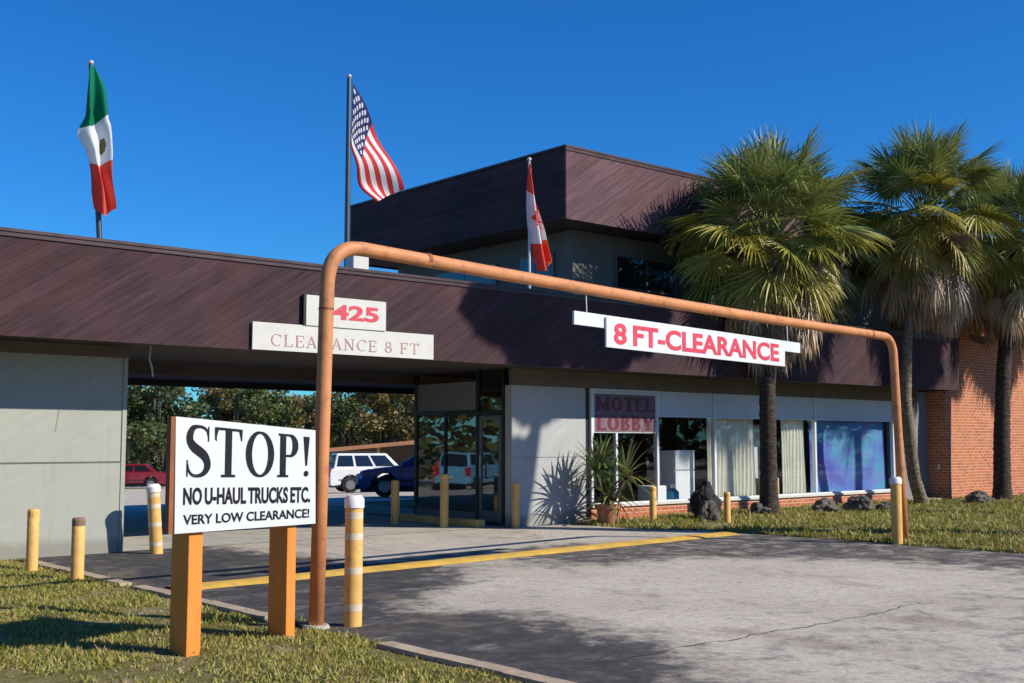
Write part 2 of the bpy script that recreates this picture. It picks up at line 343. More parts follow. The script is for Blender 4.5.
# ---------------------------------------------------------------- lettering
def bold_text(name, txt, w, h, x, z, y, mat, parent, bold=.02, depth=.004, sy=0, italic=0, word=None):
    """sans lettering fitted to w x h, lower left corner at (x, z), front face at y (towards -Y)"""
    cu = bpy.data.curves.new(name, 'FONT'); cu.body = txt; cu.size = 1; cu.extrude = .01; cu.offset = bold; cu.resolution_u = 4
    if word: cu.space_word = word
    to = bpy.data.objects.new(name, cu); COL.objects.link(to)
    dg = bpy.context.evaluated_depsgraph_get(); dg.update()
    me = bpy.data.meshes.new_from_object(to.evaluated_get(dg)); bpy.data.objects.remove(to); bpy.data.curves.remove(cu)
    xs = [v.co.x for v in me.vertices]; ys = [v.co.y for v in me.vertices]
    x0, x1, y0, y1 = min(xs), max(xs), min(ys), max(ys)
    off = parent_loc(parent)
    for v in me.vertices:
        a = (v.co.x-x0)/(x1-x0); c = (v.co.y-y0)/(y1-y0)
        v.co = (x + a*w - off.x, y - (depth if v.co.z > 0 else 0) - off.y, z + c*h + a*sy - off.z)
    me.materials.clear(); me.materials.append(mat)
    o = bpy.data.objects.new(name, me); COL.objects.link(o); o.parent = parent; return o
def arc(cx, cz, rx, rz, a0, a1, wmax, wmin, n=22):
    pts = []
    for i in range(n+1):
        a = R(a0 + (a1-a0)*i/n); pts.append((cx+rx*math.cos(a), cz+rz*math.sin(a), wmin+(wmax-wmin)*abs(math.cos(a))**1.3))
    return pts
def glyph(ch, W, H):     # unit height; returns (strokes, advance)
    s = []; S = lambda *p: s.append(list(p))
    def serif(x, z, l=.075, hh=None): S((x-W/2-l, z, hh or H), (x+W/2+l, z, hh or H))
    if ch == 'T':
        S((.38,H/2,W),(.38,1-H/2,W)); serif(.38, H/2, .1); S((.02,1-H/2,H),(.74,1-H/2,H)); S((.035,1,.012+H*.3),(.055,.72,.012)); S((.06,.98,.10),(.03,.75,.02)); S((.70,.98,.10),(.73,.75,.02)); return s, .80
    if ch == 'O': s.append(arc(.40,.5,.40-W/2,.5-H/2,0,360,W,H,36)); return s, .86
    if ch == 'S':
        P = [(.56,.80,.5*H),(.54,.90,H),(.44,.965,H*1.1),(.30,.975,H*1.3),(.17,.93,W*.7),(.10,.80,W*.95),(.11,.68,W),(.20,.58,W*1.1),(.34,.50,W*1.15),(.47,.42,W*1.1),(.55,.30,W),(.55,.18,W*.9),(.46,.07,W*.6),(.32,.025,H*1.3),(.18,.04,H*1.1),(.09,.12,H),(.06,.24,.5*H)]
        s.append(P); S((.575,.99,.03),(.575,.70,.03)); S((.045,.01,.03),(.045,.32,.03)); return s, .68
    if ch == 'P':
        S((.15,H/2,W),(.15,1-H/2,W)); serif(.15,H/2); S((.02,1-H/2,H),(.36,1-H/2,H)); s.append(arc(.34,.735,.26-W/2,.265-H/2,90,-90,W,H)); S((.15,.47+H/2,H),(.34,.47+H/2,H)); return s, .68
    if ch == 'R':
        g, _ = glyph('P', W, H); g.append([(.36,.48,W*.8),(.60,.02,W*.9)]); g.append([(.5,H/2,H),(.74,H/2,H)]); return g, .78
    if ch == '!': S((.12,.98,W*1.05),(.12,.28,W*.25)); s.append(arc(.12,.085,.035,.035,0,360,.07,.07,10)); return s, .26
    if ch == 'C':
        s.append(arc(.42,.5,.40-W/2,.5-H/2,48,312,W,H,30)); S((.70,.98,.03),(.70,.70,.03)); return s, .78
    if ch == 'L': S((.15,H/2,W),(.15,1-H/2,W)); serif(.15,1-H/2); S((.02,H/2,H),(.62,H/2,H)); S((.61,0,.03),(.61,.28,.03)); return s, .68
    if ch in 'EF':
        S((.15,H/2,W),(.15,1-H/2,W)); S((.02,1-H/2,H),(.60,1-H/2,H)); S((.59,1,.03),(.59,.74,.03)); S((.15,.5,H),(.46,.5,H)); S((.46,.62,.03),(.46,.38,.03))
        if ch == 'E': S((.02,H/2,H),(.62,H/2,H)); S((.61,0,.03),(.61,.28,.03))
        else: serif(.15,H/2)
        return s, .68
    if ch == 'A': S((.10,H/2,H),(.37,.98,H)); S((.37,.98,W),(.66,.02,W)); S((.2,.32,H),(.54,.32,H)); S((.0,H/2,H),(.2,H/2,H)); S((.53,H/2,H),(.78,H/2,H)); return s, .82
    if ch == 'N': S((.12,0,H),(.12,1,H)); S((.66,0,H),(.66,1,H)); S((.12,.97,W),(.66,.03,W)); S((.0,1-H/2,H),(.2,1-H/2,H)); S((0,H/2,H),(.24,H/2,H)); S((.54,1-H/2,H),(.78,1-H/2,H)); return s, .84
    if ch == 'M': S((.12,0,W*.8),(.12,1,W*.8)); S((.78,0,W),(.78,1,W)); S((.12,.97,W*.8),(.45,.15,W*.6)); S((.45,.15,H),(.78,.97,H)); S((0,H/2,H),(.26,H/2,H)); S((.62,H/2,H),(.93,H/2,H)); S((0,1-H/2,H),(.14,1-H/2,H)); S((.76,1-H/2,H),(.93,1-H/2,H)); return s, .99
    if ch == 'B': S((.15,H/2,W),(.15,1-H/2,W)); S((.02,1-H/2,H),(.34,1-H/2,H)); S((.02,H/2,H),(.36,H/2,H)); S((.15,.52,H),(.36,.52,H)); s.append(arc(.34,.76,.24-W/2,.24-H/2,90,-90,W,H)); s.append(arc(.36,.26,.27-W/2,.26-H/2,90,-90,W,H)); return s, .72
    if ch == 'Y': S((.05,.98,W),(.38,.48,W)); S((.70,.98,H),(.38,.48,H)); S((.38,H/2,W),(.38,.5,W)); serif(.38,H/2); S((-.03,1-H/2,H),(.2,1-H/2,H)); S((.58,1-H/2,H),(.8,1-H/2,H)); return s, .84
    if ch == '8': s.append(arc(.3,.75,.2-W/4,.24-H/2,0,360,W,H,24)); s.append(arc(.3,.27,.25-W/4,.26-H/2,0,360,W,H,24)); return s, .64
    return s, .36
def stroke_text(name, txt, w, h, x, z, y, mat, parent, W=.13, H=.04, depth=.004, gap=.06, slope=0, hs=None):
    tot = 0; items = []
    for ch in txt:
        g, a = glyph(ch, W, H); items.append((g, tot)); tot += a+gap
    tot -= gap; mb = MB(); k = 0
    for g, ox in items:
        for st in g:
            if 12 <= len(st) <= 18:      # smooth hand-laid curves
                q = []
                for i in range(len(st)-1):
                    p0_, p1_, p2_, p3_ = st[max(i-1,0)], st[i], st[i+1], st[min(i+2,len(st)-1)]
                    for k_ in range(4):
                        t_ = k_/4; q.append(tuple(.5*((2*b)+(-a+c)*t_+(2*a-5*b+4*c-d)*t_*t_+(-a+3*b-3*c+d)*t_**3) for a, b, c, d in zip(p0_, p1_, p2_, p3_)))
                st = q + [st[-1]]
            k += 1; d = depth + (k % 9)*.00025; L = []; Rr = []
            n = len(st)
            for i, (px, pz, ww) in enumerate(st):
                a = st[max(i-1, 0)]; b = st[min(i+1, n-1)]
                if n > 3 and abs(st[0][0]-st[-1][0]) < 1e-6 and abs(st[0][1]-st[-1][1]) < 1e-6 and i in (0, n-1): a = st[-2]; b = st[1]
                dx, dz = b[0]-a[0], b[1]-a[1]; l = math.hypot(dx, dz) or 1; nx, nz = -dz/l*ww/2, dx/l*ww/2
                L.append((px+nx, pz+nz)); Rr.append((px-nx, pz-nz))
            T = lambda p, yy: (x+(p[0]+ox)/tot*w, yy, z + (slope*(p[0]+ox)/tot) + p[1]*h*(1 if hs is None else 1+(hs-1)*(p[0]+ox)/tot))
            vsx = []
            for a, b in zip(L, Rr): vsx += [T(a, y-d), T(b, y-d), T(a, y), T(b, y)]
            fs = []
            for i in range(n-1):
                q = i*4; r = q+4
                fs += [(q, q+1, r+1, r), (q, r, r+2, q+2), (q+1, q+3, r+3, r+1)]
            fs += [(0,2,3,1), ((n-1)*4, (n-1)*4+1, (n-1)*4+3, (n-1)*4+2)]
            mb.add(vsx, fs)
    return mb.build(name, mat, parent)

# ---------------------------------------------------------------- ground, drive, lawns
def gz(Y):      # the rear lot falls away behind the passage
    if Y < 9: return 0.0
    if Y < 32: return -.04*(Y-9)
    return -.92 - .016*min(Y-32, 60)
def sheet(name, xs, ys, z, mat, kind='structure', fz=None, attr=None):
    mb = MB(); nx, ny = len(xs), len(ys)
    vs_ = [(x, y, z + gz(y) + (fz(x, y) if fz else 0)) for y in ys for x in xs]
    fs = [(j*nx+i, j*nx+i+1, (j+1)*nx+i+1, (j+1)*nx+i) for j in range(ny-1) for i in range(nx-1)]
    mb.add(vs_, fs); o = mb.build(name, mat); o['kind'] = kind
    if attr:
        at = o.data.attributes.new('dark', 'FLOAT', 'POINT'); at.data.foreach_set('value', [attr(v[0], v[1]) for v in vs_])
    return o
fr = lambda a, b, n: [a + (b-a)*i/n for i in range(n+1)]
sheet('ground', [-600,-200,-60,-30,-10,0,10,30,60,200,600], [-600,-200,-60,-30,-10,0,4,9,14,20,26,32,45,60,92,200,700], -.02, M['ground'])
def sm(a, b, x): t = max(0, min(1, (x-a)/(b-a))); return t*t*(3-2*t)
def interp(tab, y):
    if y <= tab[0][0]: return tab[0][1]
    for (a, b), (c, d) in zip(tab, tab[1:]):
        if y <= c: return b + (d-b)*(y-a)/(c-a)
    return tab[-1][1]
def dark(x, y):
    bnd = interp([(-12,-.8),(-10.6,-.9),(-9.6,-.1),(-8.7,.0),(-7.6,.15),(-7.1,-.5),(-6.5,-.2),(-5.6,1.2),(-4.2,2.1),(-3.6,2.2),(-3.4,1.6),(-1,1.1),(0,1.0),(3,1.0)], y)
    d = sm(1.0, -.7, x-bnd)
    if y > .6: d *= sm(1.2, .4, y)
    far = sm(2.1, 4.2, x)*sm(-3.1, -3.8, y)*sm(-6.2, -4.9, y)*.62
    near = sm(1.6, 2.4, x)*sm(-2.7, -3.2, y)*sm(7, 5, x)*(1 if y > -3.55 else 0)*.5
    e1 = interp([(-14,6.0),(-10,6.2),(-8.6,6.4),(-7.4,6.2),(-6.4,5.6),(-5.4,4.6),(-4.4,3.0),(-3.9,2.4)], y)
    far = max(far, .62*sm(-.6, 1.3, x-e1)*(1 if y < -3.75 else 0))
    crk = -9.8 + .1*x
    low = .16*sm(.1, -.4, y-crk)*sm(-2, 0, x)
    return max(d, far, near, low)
def edgeL(y): return -1.45
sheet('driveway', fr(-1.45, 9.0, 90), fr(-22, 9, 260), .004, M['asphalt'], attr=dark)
sheet('road', fr(-60, 60, 6), fr(-60, -14.5, 4), -.004, M['lot'])
sheet('parking_lot', fr(-40, 60, 10), [9,14,20,26,32,45,60], .0, M['lot'])
sheet('passage_apron', fr(-1.0, 6.85, 8), fr(.05, 2.6, 3), .009, M['concrete'])
mb = MB()
for (y0, y1) in ((-12.2, -8.3), (-6.6, -3.9), (-3.6, -.7)):
    n = int((y1-y0)/.35)
    for i in range(n):
        a = y0+(y1-y0)*i/n; b = y0+(y1-y0)*(i+1)/n - .004; q = noise.noise((i*.7, y0, 0))*.02
        mb.box(-1.56+q, -1.42+q, a, b, -.02, .035+q*.3)
mb.build('kerb', M['kerb'])['kind'] = 'structure'
# lawns: soil sheet and blades
bumpy = lambda x, y: .03*noise.noise((x*.5, y*.5, 3)) + .018*noise.noise((x*1.7, y*1.7, 8))
def lawn_fz(x, y): return bumpy(x, y) + .02
sheet('lawn_soil', fr(-16, -1.56, 100), fr(-20, -.02, 130), .0, M['lawn'], fz=lambda x, y: lawn_fz(x, y)*sm(-1.55, -2.0, x))
def rl_edge(y): return 9.0 - .7*sm(-3.2, -1.5, y)  # front edge of the right lawn
mb = MB(); ys = fr(-14, -.02, 70); vs_ = []; NX = 60
for y in ys:
    for i in range(NX+1):
        x = rl_edge(y) + (45-rl_edge(y))*(i/NX)**1.6; vs_.append((x, y, .012 + (lawn_fz(x, y)+.03)*sm(0, .5, x-rl_edge(y))))
mb.add(vs_, [(j*(NX+1)+i, j*(NX+1)+i+1, (j+1)*(NX+1)+i+1, (j+1)*(NX+1)+i) for j in range(70) for i in range(NX)])
mb.build('lawn_soil', M['lawn'])['kind'] = 'structure'
def blades(name, n, region, h0, label, wmul=1):
    rnd = random.Random(5 if n > 70000 else 9); vs_ = []; fs = []; cols = []
    while len(fs) < n:
        x, y, z0 = region(rnd)
        if x is None: continue
        patch = noise.noise((x*.55, y*.55, 1)); p2 = noise.noise((x*2.1, y*2.1, 5))
        p3 = noise.noise((x*5.5, y*5.5, 2))
        if p2 + patch*.8 + p3*.5 < -.22 and rnd.random() < .9: continue
        if (math.hypot((x+3.6)/1.0, (y+8.15)/.35) < 1+p3 or math.hypot((x+2.7)/.35, (y+7.7)/.25) < .8+p3) and rnd.random() < .85: continue
        h = h0*(.35+1.1*rnd.random()+(1.2 if rnd.random() < .03 else 0))*(1+.6*p2+.4*p3); a = rnd.random()*6.283; w = (.006+.006*rnd.random())*wmul
        lean = h*(.2+.9*rnd.random()); b = rnd.random()*6.283
        dx, dy = math.cos(a)*w, math.sin(a)*w; k = len(vs_)
        vs_ += [(x-dx, y-dy, z0), (x+dx, y+dy, z0), (x+math.cos(b)*lean, y+math.sin(b)*lean, z0+h)]; fs.append((k, k+1, k+2))
        t = rnd.random(); dry = .42 + .5*max(0, patch) + .25*max(0, -p2)
        if t < dry*.75: c = (.34+.12*rnd.random(), .28+.08*rnd.random(), .12)
        elif t < .8: c = (.22+.10*rnd.random(), .235+.07*rnd.random(), .04)
        else: c = (.36, .34, .09)
        cols += [c[0], c[1], c[2], 1]*3
    me = bpy.data.meshes.new(name); me.from_pydata(vs_, [], fs); me.materials.append(M['grass'])
    ca = me.color_attributes.new('tint', 'FLOAT_COLOR', 'CORNER'); ca.data.foreach_set('color', cols)
    o = bpy.data.objects.new(name, me); COL.objects.link(o); return tag(o, label, 'grass', None, 'stuff')
def regL(r):
    y = -11.6 + 11.6*r.random()**1.25; x = -1.50 - 6.5*r.random()**1.1
    if x < -5.6 + (y+11.6)*-.02 and y < -9: return None, 0, 0
    if x > -1.58 and (y > -8 or r.random() < .6) and not (-8.3 < y < -6.6): return None, 0, 0
    if -8.3 < y < -6.6: x += .25*r.random()**3
    elif r.random() < .02: x = -1.60+.22*r.random()**2
    return x, y, lawn_fz(x, y)*sm(-1.55, -2.0, x) - .002
def regR(r):
    y = -9.5 + 9.4*r.random(); x = rl_edge(y) + 21*r.random()**1.3 - .05
    return x, y, .01 + (lawn_fz(x, y)+.03)*sm(0, .5, x-rl_edge(y))
blades('grass', 120000, regL, .028, 'patchy green and straw coloured grass on the left lawn under the stop sign')
blades('grass', 60000, regR, .055, 'green grass of the strip in front of the motel windows and palms', 1.8)
mb = MB(); rnd = random.Random(4)
for (pa, pb) in (((-.74,-9.78),(2.3,-9.80)), ((2.3,-9.80),(3.6,-9.7))):
    n_ = 50; vv = []
    for i in range(n_+1):
        f_ = i/n_; x = pa[0]+(pb[0]-pa[0])*f_; y = pa[1]+(pb[1]-pa[1])*f_; w = .007*(.3+rnd.random()); o_ = .10*noise.noise((x*1.3, y*1.3, 7)) + .05*noise.noise((x*6, y*6, 1))
        vv += [(x, y+o_-w, .008), (x, y+o_+w, .008)] if abs(pb[0]-pa[0]) > abs(pb[1]-pa[1]) else [(x+o_+w, y, .008), (x+o_-w, y, .008)]
    mb.add(vv, [(2*i, 2*i+2, 2*i+3, 2*i+1) for i in range(n_)])
mb.build('asphalt_cracks', paint('crack_tar', (.06,.055,.05), .3, 5, .9))['kind'] = 'structure'
# yellow painted low hump across the drive
mb = MB(); prof = [(-.24,0),(-.15,.02),(0,.03),(.15,.02),(.24,0)]; n = 40
A_ = Vector((-1.25,-4.22,0)); B_ = Vector((8.62,-3.38,0)); dr = (B_-A_).normalized(); pn = Vector((-dr.y, dr.x, 0))
vs_ = []
for i in range(n+1):
    c = A_.lerp(B_, i/n) + pn*.03*noise.noise((i*.4, 0, 0))
    for a, zz in prof: q = c + pn*a*(1+.12*noise.noise((i*.9, a, 2))); vs_.append((q.x, q.y, .006+zz))
mb.add(vs_, [(i*5+k, i*5+k+1, (i+1)*5+k+1, (i+1)*5+k) for i in range(n) for k in range(4)])
mb.build('speed_hump', M['ylw_bright'], smooth=True)['kind'] = 'structure'
for o in [o for o in COL.objects if o.name.startswith('speed_hump')]: o.data.flip_normals()

# ---------------------------------------------------------------- motel building
motel = thing('motel_building', 'two storey motel with maroon diagonal board fascias, pale walls and a drive-through passage', 'motel')
Bx = lambda *a: MB().box(*a)
# left wing
mb = MB(); mb.box(-14, -.13, 0, 8, 0, 1.215); mb.box(-14, -.13, .004, 8, 1.228, 2.78)
lw = mb.build('left_wall', M['wall_left'], motel)
MB().box(-.128, -.07, -.012, 8, 0, 2.78).build('corner_trim', M['wall_left'], lw)
mb = MB(); mb.box(-14, -.135, -.006, .002, 1.212, 1.232); mb.build('joint_strip', M['trim_brown'], lw)
mb = MB(); n_ = 14; mb.add([q for i in range(n_+1) for q in ((-.98-.012*i/4+.005*math.sin(i*1.7)-.002, -.004, 1.93-.022*i), (-.98-.012*i/4+.005*math.sin(i*1.7)+.002, -.004, 1.93-.022*i))], [(2*i, 2*i+2, 2*i+3, 2*i+1) for i in range(n_)]); mb.build('wall_crack', M['trim_brown'], lw)
# canopy slab over passage + lobby, with fascia
XL, XR, YF = -14, 20.66, -1.07
mb = MB(); mb.box(XL, XR-.05, YF+.06, 8.1, 2.80, 2.86)
mb.box(XL, XR-.05, 2.95, 3.2, 2.62, 2.80); mb.box(-.05, 11.3, 7.9, 8.1, 2.68, 2.80); soff = mb.build('soffit', M['soffit'], motel)
MB().box(XL, XR-.06, YF+.07, 8.1, 2.87, 3.93).build('roof_deck', M['roofing'], motel)
f = MB().box(XL, XR, YF, YF+.05, 2.76, 4.02).box(XR-.05, XR, YF+.052, 0, 2.76, 4.02).build('fascia', M['siding'], motel)
MB().box(XL, XR+.03, YF-.035, YF+.10, 4.02, 4.06).box(XL, XR+.02, YF-.02, YF-.001, 3.965, 4.018).build('cap_flashing', M['cap'], f)
# beam band above the lobby front
MB().box(6.86, 20.4, -.05, .03, 2.50, 2.795).build('wall_header', M['trim_brown'], motel)
MB().box(-14, -.065, -.02, .003, 2.64, 2.795).build('wall_header', M['trim_brown'], motel)
# pale wall beside lobby
pw = MB().box(6.9, 8.72, 0, .18, 0, 2.498).build('pale_wall', M['wall_white'], motel)
MB().box(8.722, 8.83, .02, .16, 0, 2.498).build('dark_jamb', M['frame_dark'], motel)
MB().box(6.91, 8.71, -.006, .001, 1.215, 1.225).build('joint_strip', M['grey_panel'], pw)
# shell behind
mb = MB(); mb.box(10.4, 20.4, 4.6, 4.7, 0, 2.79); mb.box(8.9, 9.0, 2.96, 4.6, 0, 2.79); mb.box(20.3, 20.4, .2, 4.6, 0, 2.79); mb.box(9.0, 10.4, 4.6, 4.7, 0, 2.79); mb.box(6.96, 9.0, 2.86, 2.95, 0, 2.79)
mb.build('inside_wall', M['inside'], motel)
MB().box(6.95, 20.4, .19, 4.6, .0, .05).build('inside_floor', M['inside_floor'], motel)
mb = MB(); mb.box(11.3, 20.4, 4.71, 8.0, 0, 2.79); mb.build('rear_wall', M['wall_left'], motel)
# lobby side (faces the passage)
mb = MB(); X = 6.9
mb.box(X-.03, X+.05, .19, .25, .05, 2.79); mb.box(X-.03, X+.05, .90, .98, .05, 2.79); mb.box(X-.03, X+.05, 1.88, 1.93, .22, 2.05); mb.box(X-.03, X+.05, 2.80, 2.88, .05, 2.79)
mb.box(X-.03, X+.05, .98, 2.80, 2.00, 2.07); mb.box(X-.03, X+.05, .25, .90, 1.98, 2.06); mb.box(X-.03, X+.05, .98, 2.80, .22, .30)
sf = mb.build('storefront_frame', M['frame_dark'], motel, bevel=.004)
pane_x(X, .98, 1.88, .30, 2.0).build('window_pane', M['glass_side'], sf)
pane_x(X, 1.93, 2.80, .30, 2.0).build('window_pane', M['glass_side'], sf)
pane_x(X, .25, .90, 2.06, 2.79).build('window_pane', M['glass_side'], sf)
MB().box(X-.01, X+.03, .98, 2.80, 2.07, 2.60).build('header_panel', M['grey_panel'], motel)
MB().box(X-.02, X+.04, .98, 2.88, .0, .22).build('kick_panel', M['grey_panel'], motel)
dr_ = MB().box(X-.02, X+.03, .26, .34, .06, 1.97).box(X-.02, X+.03, .82, .89, .06, 1.97).box(X-.02, X+.03, .34, .82, 1.88, 1.97).box(X-.02, X+.03, .34, .82, .06, .26).build('lobby_door', M['frame_grey'], motel, bevel=.004)
pane_x(X, .34, .82, .26, 1.88).build('window_pane', M['glass_side'], dr_)
MB().tube([(X-.07,.80,.85),(X-.07,.80,1.25)], .014, 8).build('door_handle', M['rim'], dr_)
# lobby front: brick sill, windows
MB().box(8.84, 19.3, -.02, .16, 0, .27).build('brick_sill', M['brick'], motel)
MB().box(8.84, 19.3, -.06, .18, .272, .315).build('window_ledge', M['dirty_white'], motel)
MB().box(10.73, 19.3, 0, .1, 2.02, 2.498).build('white_panel', M['white_panel'], motel)
fm = [8.84, 10.66, 12.42, 15.98, 19.26]
for i in range(4):
    a, b = fm[i], fm[i+1]; zt = 2.498 if i == 0 else 2.018
    w = MB().box(a, a+.055, -.035, .06, .317, 2.496).box(b-.002, b+.052, -.034, .058, .317, 2.494) if i == 3 else MB().box(a, a+.055, -.035, .06, .317, 2.496)
    w.box(a+.056, b-.003, -.03, .05, .317, .35).box(a+.056, b-.003, -.03, .05, zt-.03, zt-.002)
    if i == 0: w.box(9.5, 9.55, -.03, .05, .351, 1.66)
    if i == 2: w.box(14.15, 14.2, -.03, .05, .351, zt-.032)
    wf = w.build('window_frame', M['frame_white'], motel)
    pane_y(a+.056, b-.003, .004, .351, zt-.032 if i else 1.66).build('window_pane', M['glass'], wf)
# grey recess and brick block at the right end
MB().box(19.32, 21.0, .02, .2, 0, 2.78).build('grey_wall', M['grey_panel'], motel)
MB().box(19.32, 20.9, -.5, .01, .0, .10).build('step', M['kerb'], motel)
bw = MB().box(20.98, 34, -.5, 6, 0, 2.775).box(20.98, 34, -.5, 6, 2.775, 6.9).build('brick_wall', M['brick'], motel)
MB().box(20.9, 34.1, -.62, 6.1, 6.9, 7.0).build('coping', M['cap'], bw)
# upper storey
UX0, UX1, UY0, UY1 = 8.4, 20.98, .16, 7.64
uf = MB().box(UX0, UX0+.05, UY0+.052, UY1, 5.70, 7.08).box(UX0+.05, UX1, UY1-.05, UY1, 5.7, 7.08).build('upper_fascia', M['siding'], motel)
MB().box(UX0, UX1, UY0, UY0+.05, 5.70, 7.08).build('upper_fascia', M['siding_pale'], motel)
MB().box(UX0-.03, UX1, UY0-.03, UY0+.09, 7.08, 7.12).box(UX0-.03, UX0+.09, UY0+.092, UY1+.03, 7.08, 7.12).box(UX0-.02, UX1, UY0-.018, UY0-.001, 7.02, 7.078).build('cap_flashing', M['cap'], uf)
MB().box(UX0+.06, UX1, UY0+.06, UY1-.06, 5.73, 5.79).box(UX0+.06, UX1, UY0+.06, UY1-.06, 6.95, 7.0).build('upper_soffit', M['soffit'], motel)
MB().box(9.35, UX1-.01, .98, 7.0, 3.935, 5.72).build('upper_wall', M['upper_wall'], motel)
def upwin(x0, x1, z0, z1, face):
    if face == 'front': w = MB().box(x0, x1, .92, .978, z0, z1); p = [MB().box(x0+.06, (x0+x1)/2-.02, .912, .919, z0+.05, z1-.05), MB().box((x0+x1)/2+.02, x1-.06, .912, .919, z0+.05, z1-.05)]
    else: w = MB().box(9.29, 9.348, x0, x1, z0, z1); p = [MB().box(9.282, 9.289, x0+.06, (x0+x1)/2-.02, z0+.05, z1-.05), MB().box(9.282, 9.289, (x0+x1)/2+.02, x1-.06, z0+.05, z1-.05)]
    f_ = w.build('window_frame', M['frame_grey'], motel)
    for q in p: q.build('window_pane', M['glossy_dark'], f_)
upwin(10.5, 12.4, 4.62, 5.35, 'front'); upwin(14.0, 15.9, 4.62, 5.35, 'front'); upwin(3.3, 5.4, 4.75, 5.3, 'side'); upwin(1.5, 2.5, 4.75, 5.3, 'side')
# roof things
t = thing('roof_vent_box', 'small pale metal box on the canopy roof behind the bend of the orange pipe', 'vent box', (3.75, .1, 3.93))
MB().box(3.5, 3.80, -.1, .15, 3.95, 4.46).build('housing', M['dirty_white'], t, bevel=.02); MB().box(3.47, 3.83, -.13, .18, 4.46, 4.48).build('lid', M['dirty_white'], t)
# cable from soffit
tag(MB().tube([(.10,-.35,2.8),(.08,-.36,2.62),(.12,-.36,2.5),(.14,-.35,2.38)], .012, 6).build('hanging_cable', M['wire'], loc=(.1,-.35,2.38)), 'short pale cable end dangling from the soffit at the passage corner', 'cable')

# ---------------------------------------------------------------- signs
def q_on(u, v, Yp, m=0, x0=0):   # point on the plane Y=Yp seen along a photo direction; used once to size flat boards
    f_ = 1150.; p = R(5.0); a = (u-512)/f_; b = (341.5-v)/f_
    r = Vector((a, math.cos(p)-b*math.sin(p), math.sin(p)+b*math.cos(p)))
    d = Vector((r.x*.7571+r.y*.6532, -r.x*.6532+r.y*.7571, r.z)); k = (Yp + m*(-6.38-x0) + 15.40)/(d.y - m*d.x)
    return (-6.38+d.x*k, 1.49+d.z*k)
def skew(root, m, x0, base, skip=()):   # turn a board built square to the motel a few degrees
    for ch in root.children:
        if ch.name.split('.')[0] in skip: continue
        off = parent_loc(root)
        for v in ch.data.vertices: v.co.y += m*(v.co.x+off.x-x0)
# big stop sign
SY = -7.80; SM = .19; SX = -2.83
c = {k: q_on(*p, SY, SM, SX) for k, p in dict(TL=(176,416.5), TR=(315.5,430.3), BR=(315.5,523.5), BL=(174.5,534)).items()}
stop = thing('stop_sign', 'big white STOP! board on two square orange posts warning of very low clearance', 'sign', (-2.2, -7.6, 0))
xl, xr = c['TL'][0], c['TR'][0]
poly = [c['BL'], c['BR'], c['TR'], c['TL']]
MB().prism(poly, SY, SY+.03).build('sign_board', M['white_board'], stop)
b0 = [(p[0], p[1]) for p in poly]
MB().box(xl-.035, xl-.001, SY+.004, SY+.07, c['BL'][1], c['TL'][1]).build('edge_strip', M['sign_edge'], stop)
for x0, x1 in ((-2.775, -2.655), (-1.90, -1.81)):
    MB().box(x0, x1, -7.768, -7.49, -.1, 1.55).build('post', M['orange_wood'], stop, bevel=.008)
wB = xr-xl; zB = c['BL'][1]; zT = c['TL'][1]
def on(u, v): return q_on(u, v, SY, SM, SX)
a = on(187, 475); b = on(312, 475)
p0 = on(185, 477); p1 = on(310.5, 477); tl = on(185.5, 424); tr = on(310.5, 436.5)
stroke_text('lettering_stop', 'STOP!', p1[0]-p0[0], tl[1]-p0[1], p0[0], p0[1], SY, M['black_letter'], stop, W=.17, H=.048, slope=p1[1]-p0[1], hs=(tr[1]-p1[1])/(tl[1]-p0[1]), gap=.05)
p0 = on(183, 505); p1 = on(310, 502.5); h = on(183, 487.5)[1]-p0[1]
bold_text('lettering_trucks', 'NO U-HAUL TRUCKS ETC.', p1[0]-p0[0], h, p0[0], p0[1], SY, M['black_letter'], stop, bold=.03, sy=p1[1]-p0[1], word=.75)
p0 = on(183, 525); p1 = on(309, 517.5); h = on(183, 514.5)[1]-p0[1]
bold_text('lettering_clearance', 'VERY LOW CLEARANCE!', p1[0]-p0[0], h*.95, p0[0], p0[1], SY, M['black_letter'], stop, bold=.02, sy=p1[1]-p0[1])
skew(stop, SM, SX, 0)
# clearance arch
arch = thing('clearance_arch', 'tall orange pipe arch spanning the whole driveway entrance', 'arch', (-1.43, -7.25, 0))
P0 = Vector((-1.43,-7.25,-.1)); P1 = Vector((-1.37,-7.25,2.78)); P2 = Vector((-1.02,-7.22,3.13)); P3 = Vector((8.78,-6.18,3.05)); P4 = Vector((9.13,-6.15,2.74)); P5 = Vector((9.28,-6.16,-.1))
def bend(a, c, b, n=9): return [a*(1-t)**2 + c*2*t*(1-t) + b*t*t for t in [i/n for i in range(n+1)]]
pts = [P0, P0.lerp(P1,.5)] + bend(P1, Vector((-1.36,-7.25,3.13)), P2) + [P2.lerp(P3,t)+Vector((0,0,-.03*math.sin(math.pi*t))) for t in (.15,.3,.45,.6,.75,.9)] + bend(P3, Vector((9.12,-6.15,3.06)), P4) + [P4.lerp(P5,.5), P5]
MB().tube(pts, .062, 16).build('pipe', M['orange_pipe'], arch, smooth=True)
for a_, b_ in ((P0.lerp(P1, .93), P0.lerp(P1, .936)), (P2.lerp(P3, .075), P2.lerp(P3, .079)), (P2.lerp(P3, .96), P2.lerp(P3, .964))):
    MB().tube([a_, b_], .0655, 16).build('weld_ring', M['sign_edge'], arch)
MB().tube([(-1.43,-7.25,-.02),(-1.43,-7.25,.03)], [.13,.10], 16).build('footing', M['concrete'], arch)
MB().tube([(9.28,-6.16,-.02),(9.28,-6.16,.05)], [.13,.10], 16).build('footing', M['concrete'], arch)
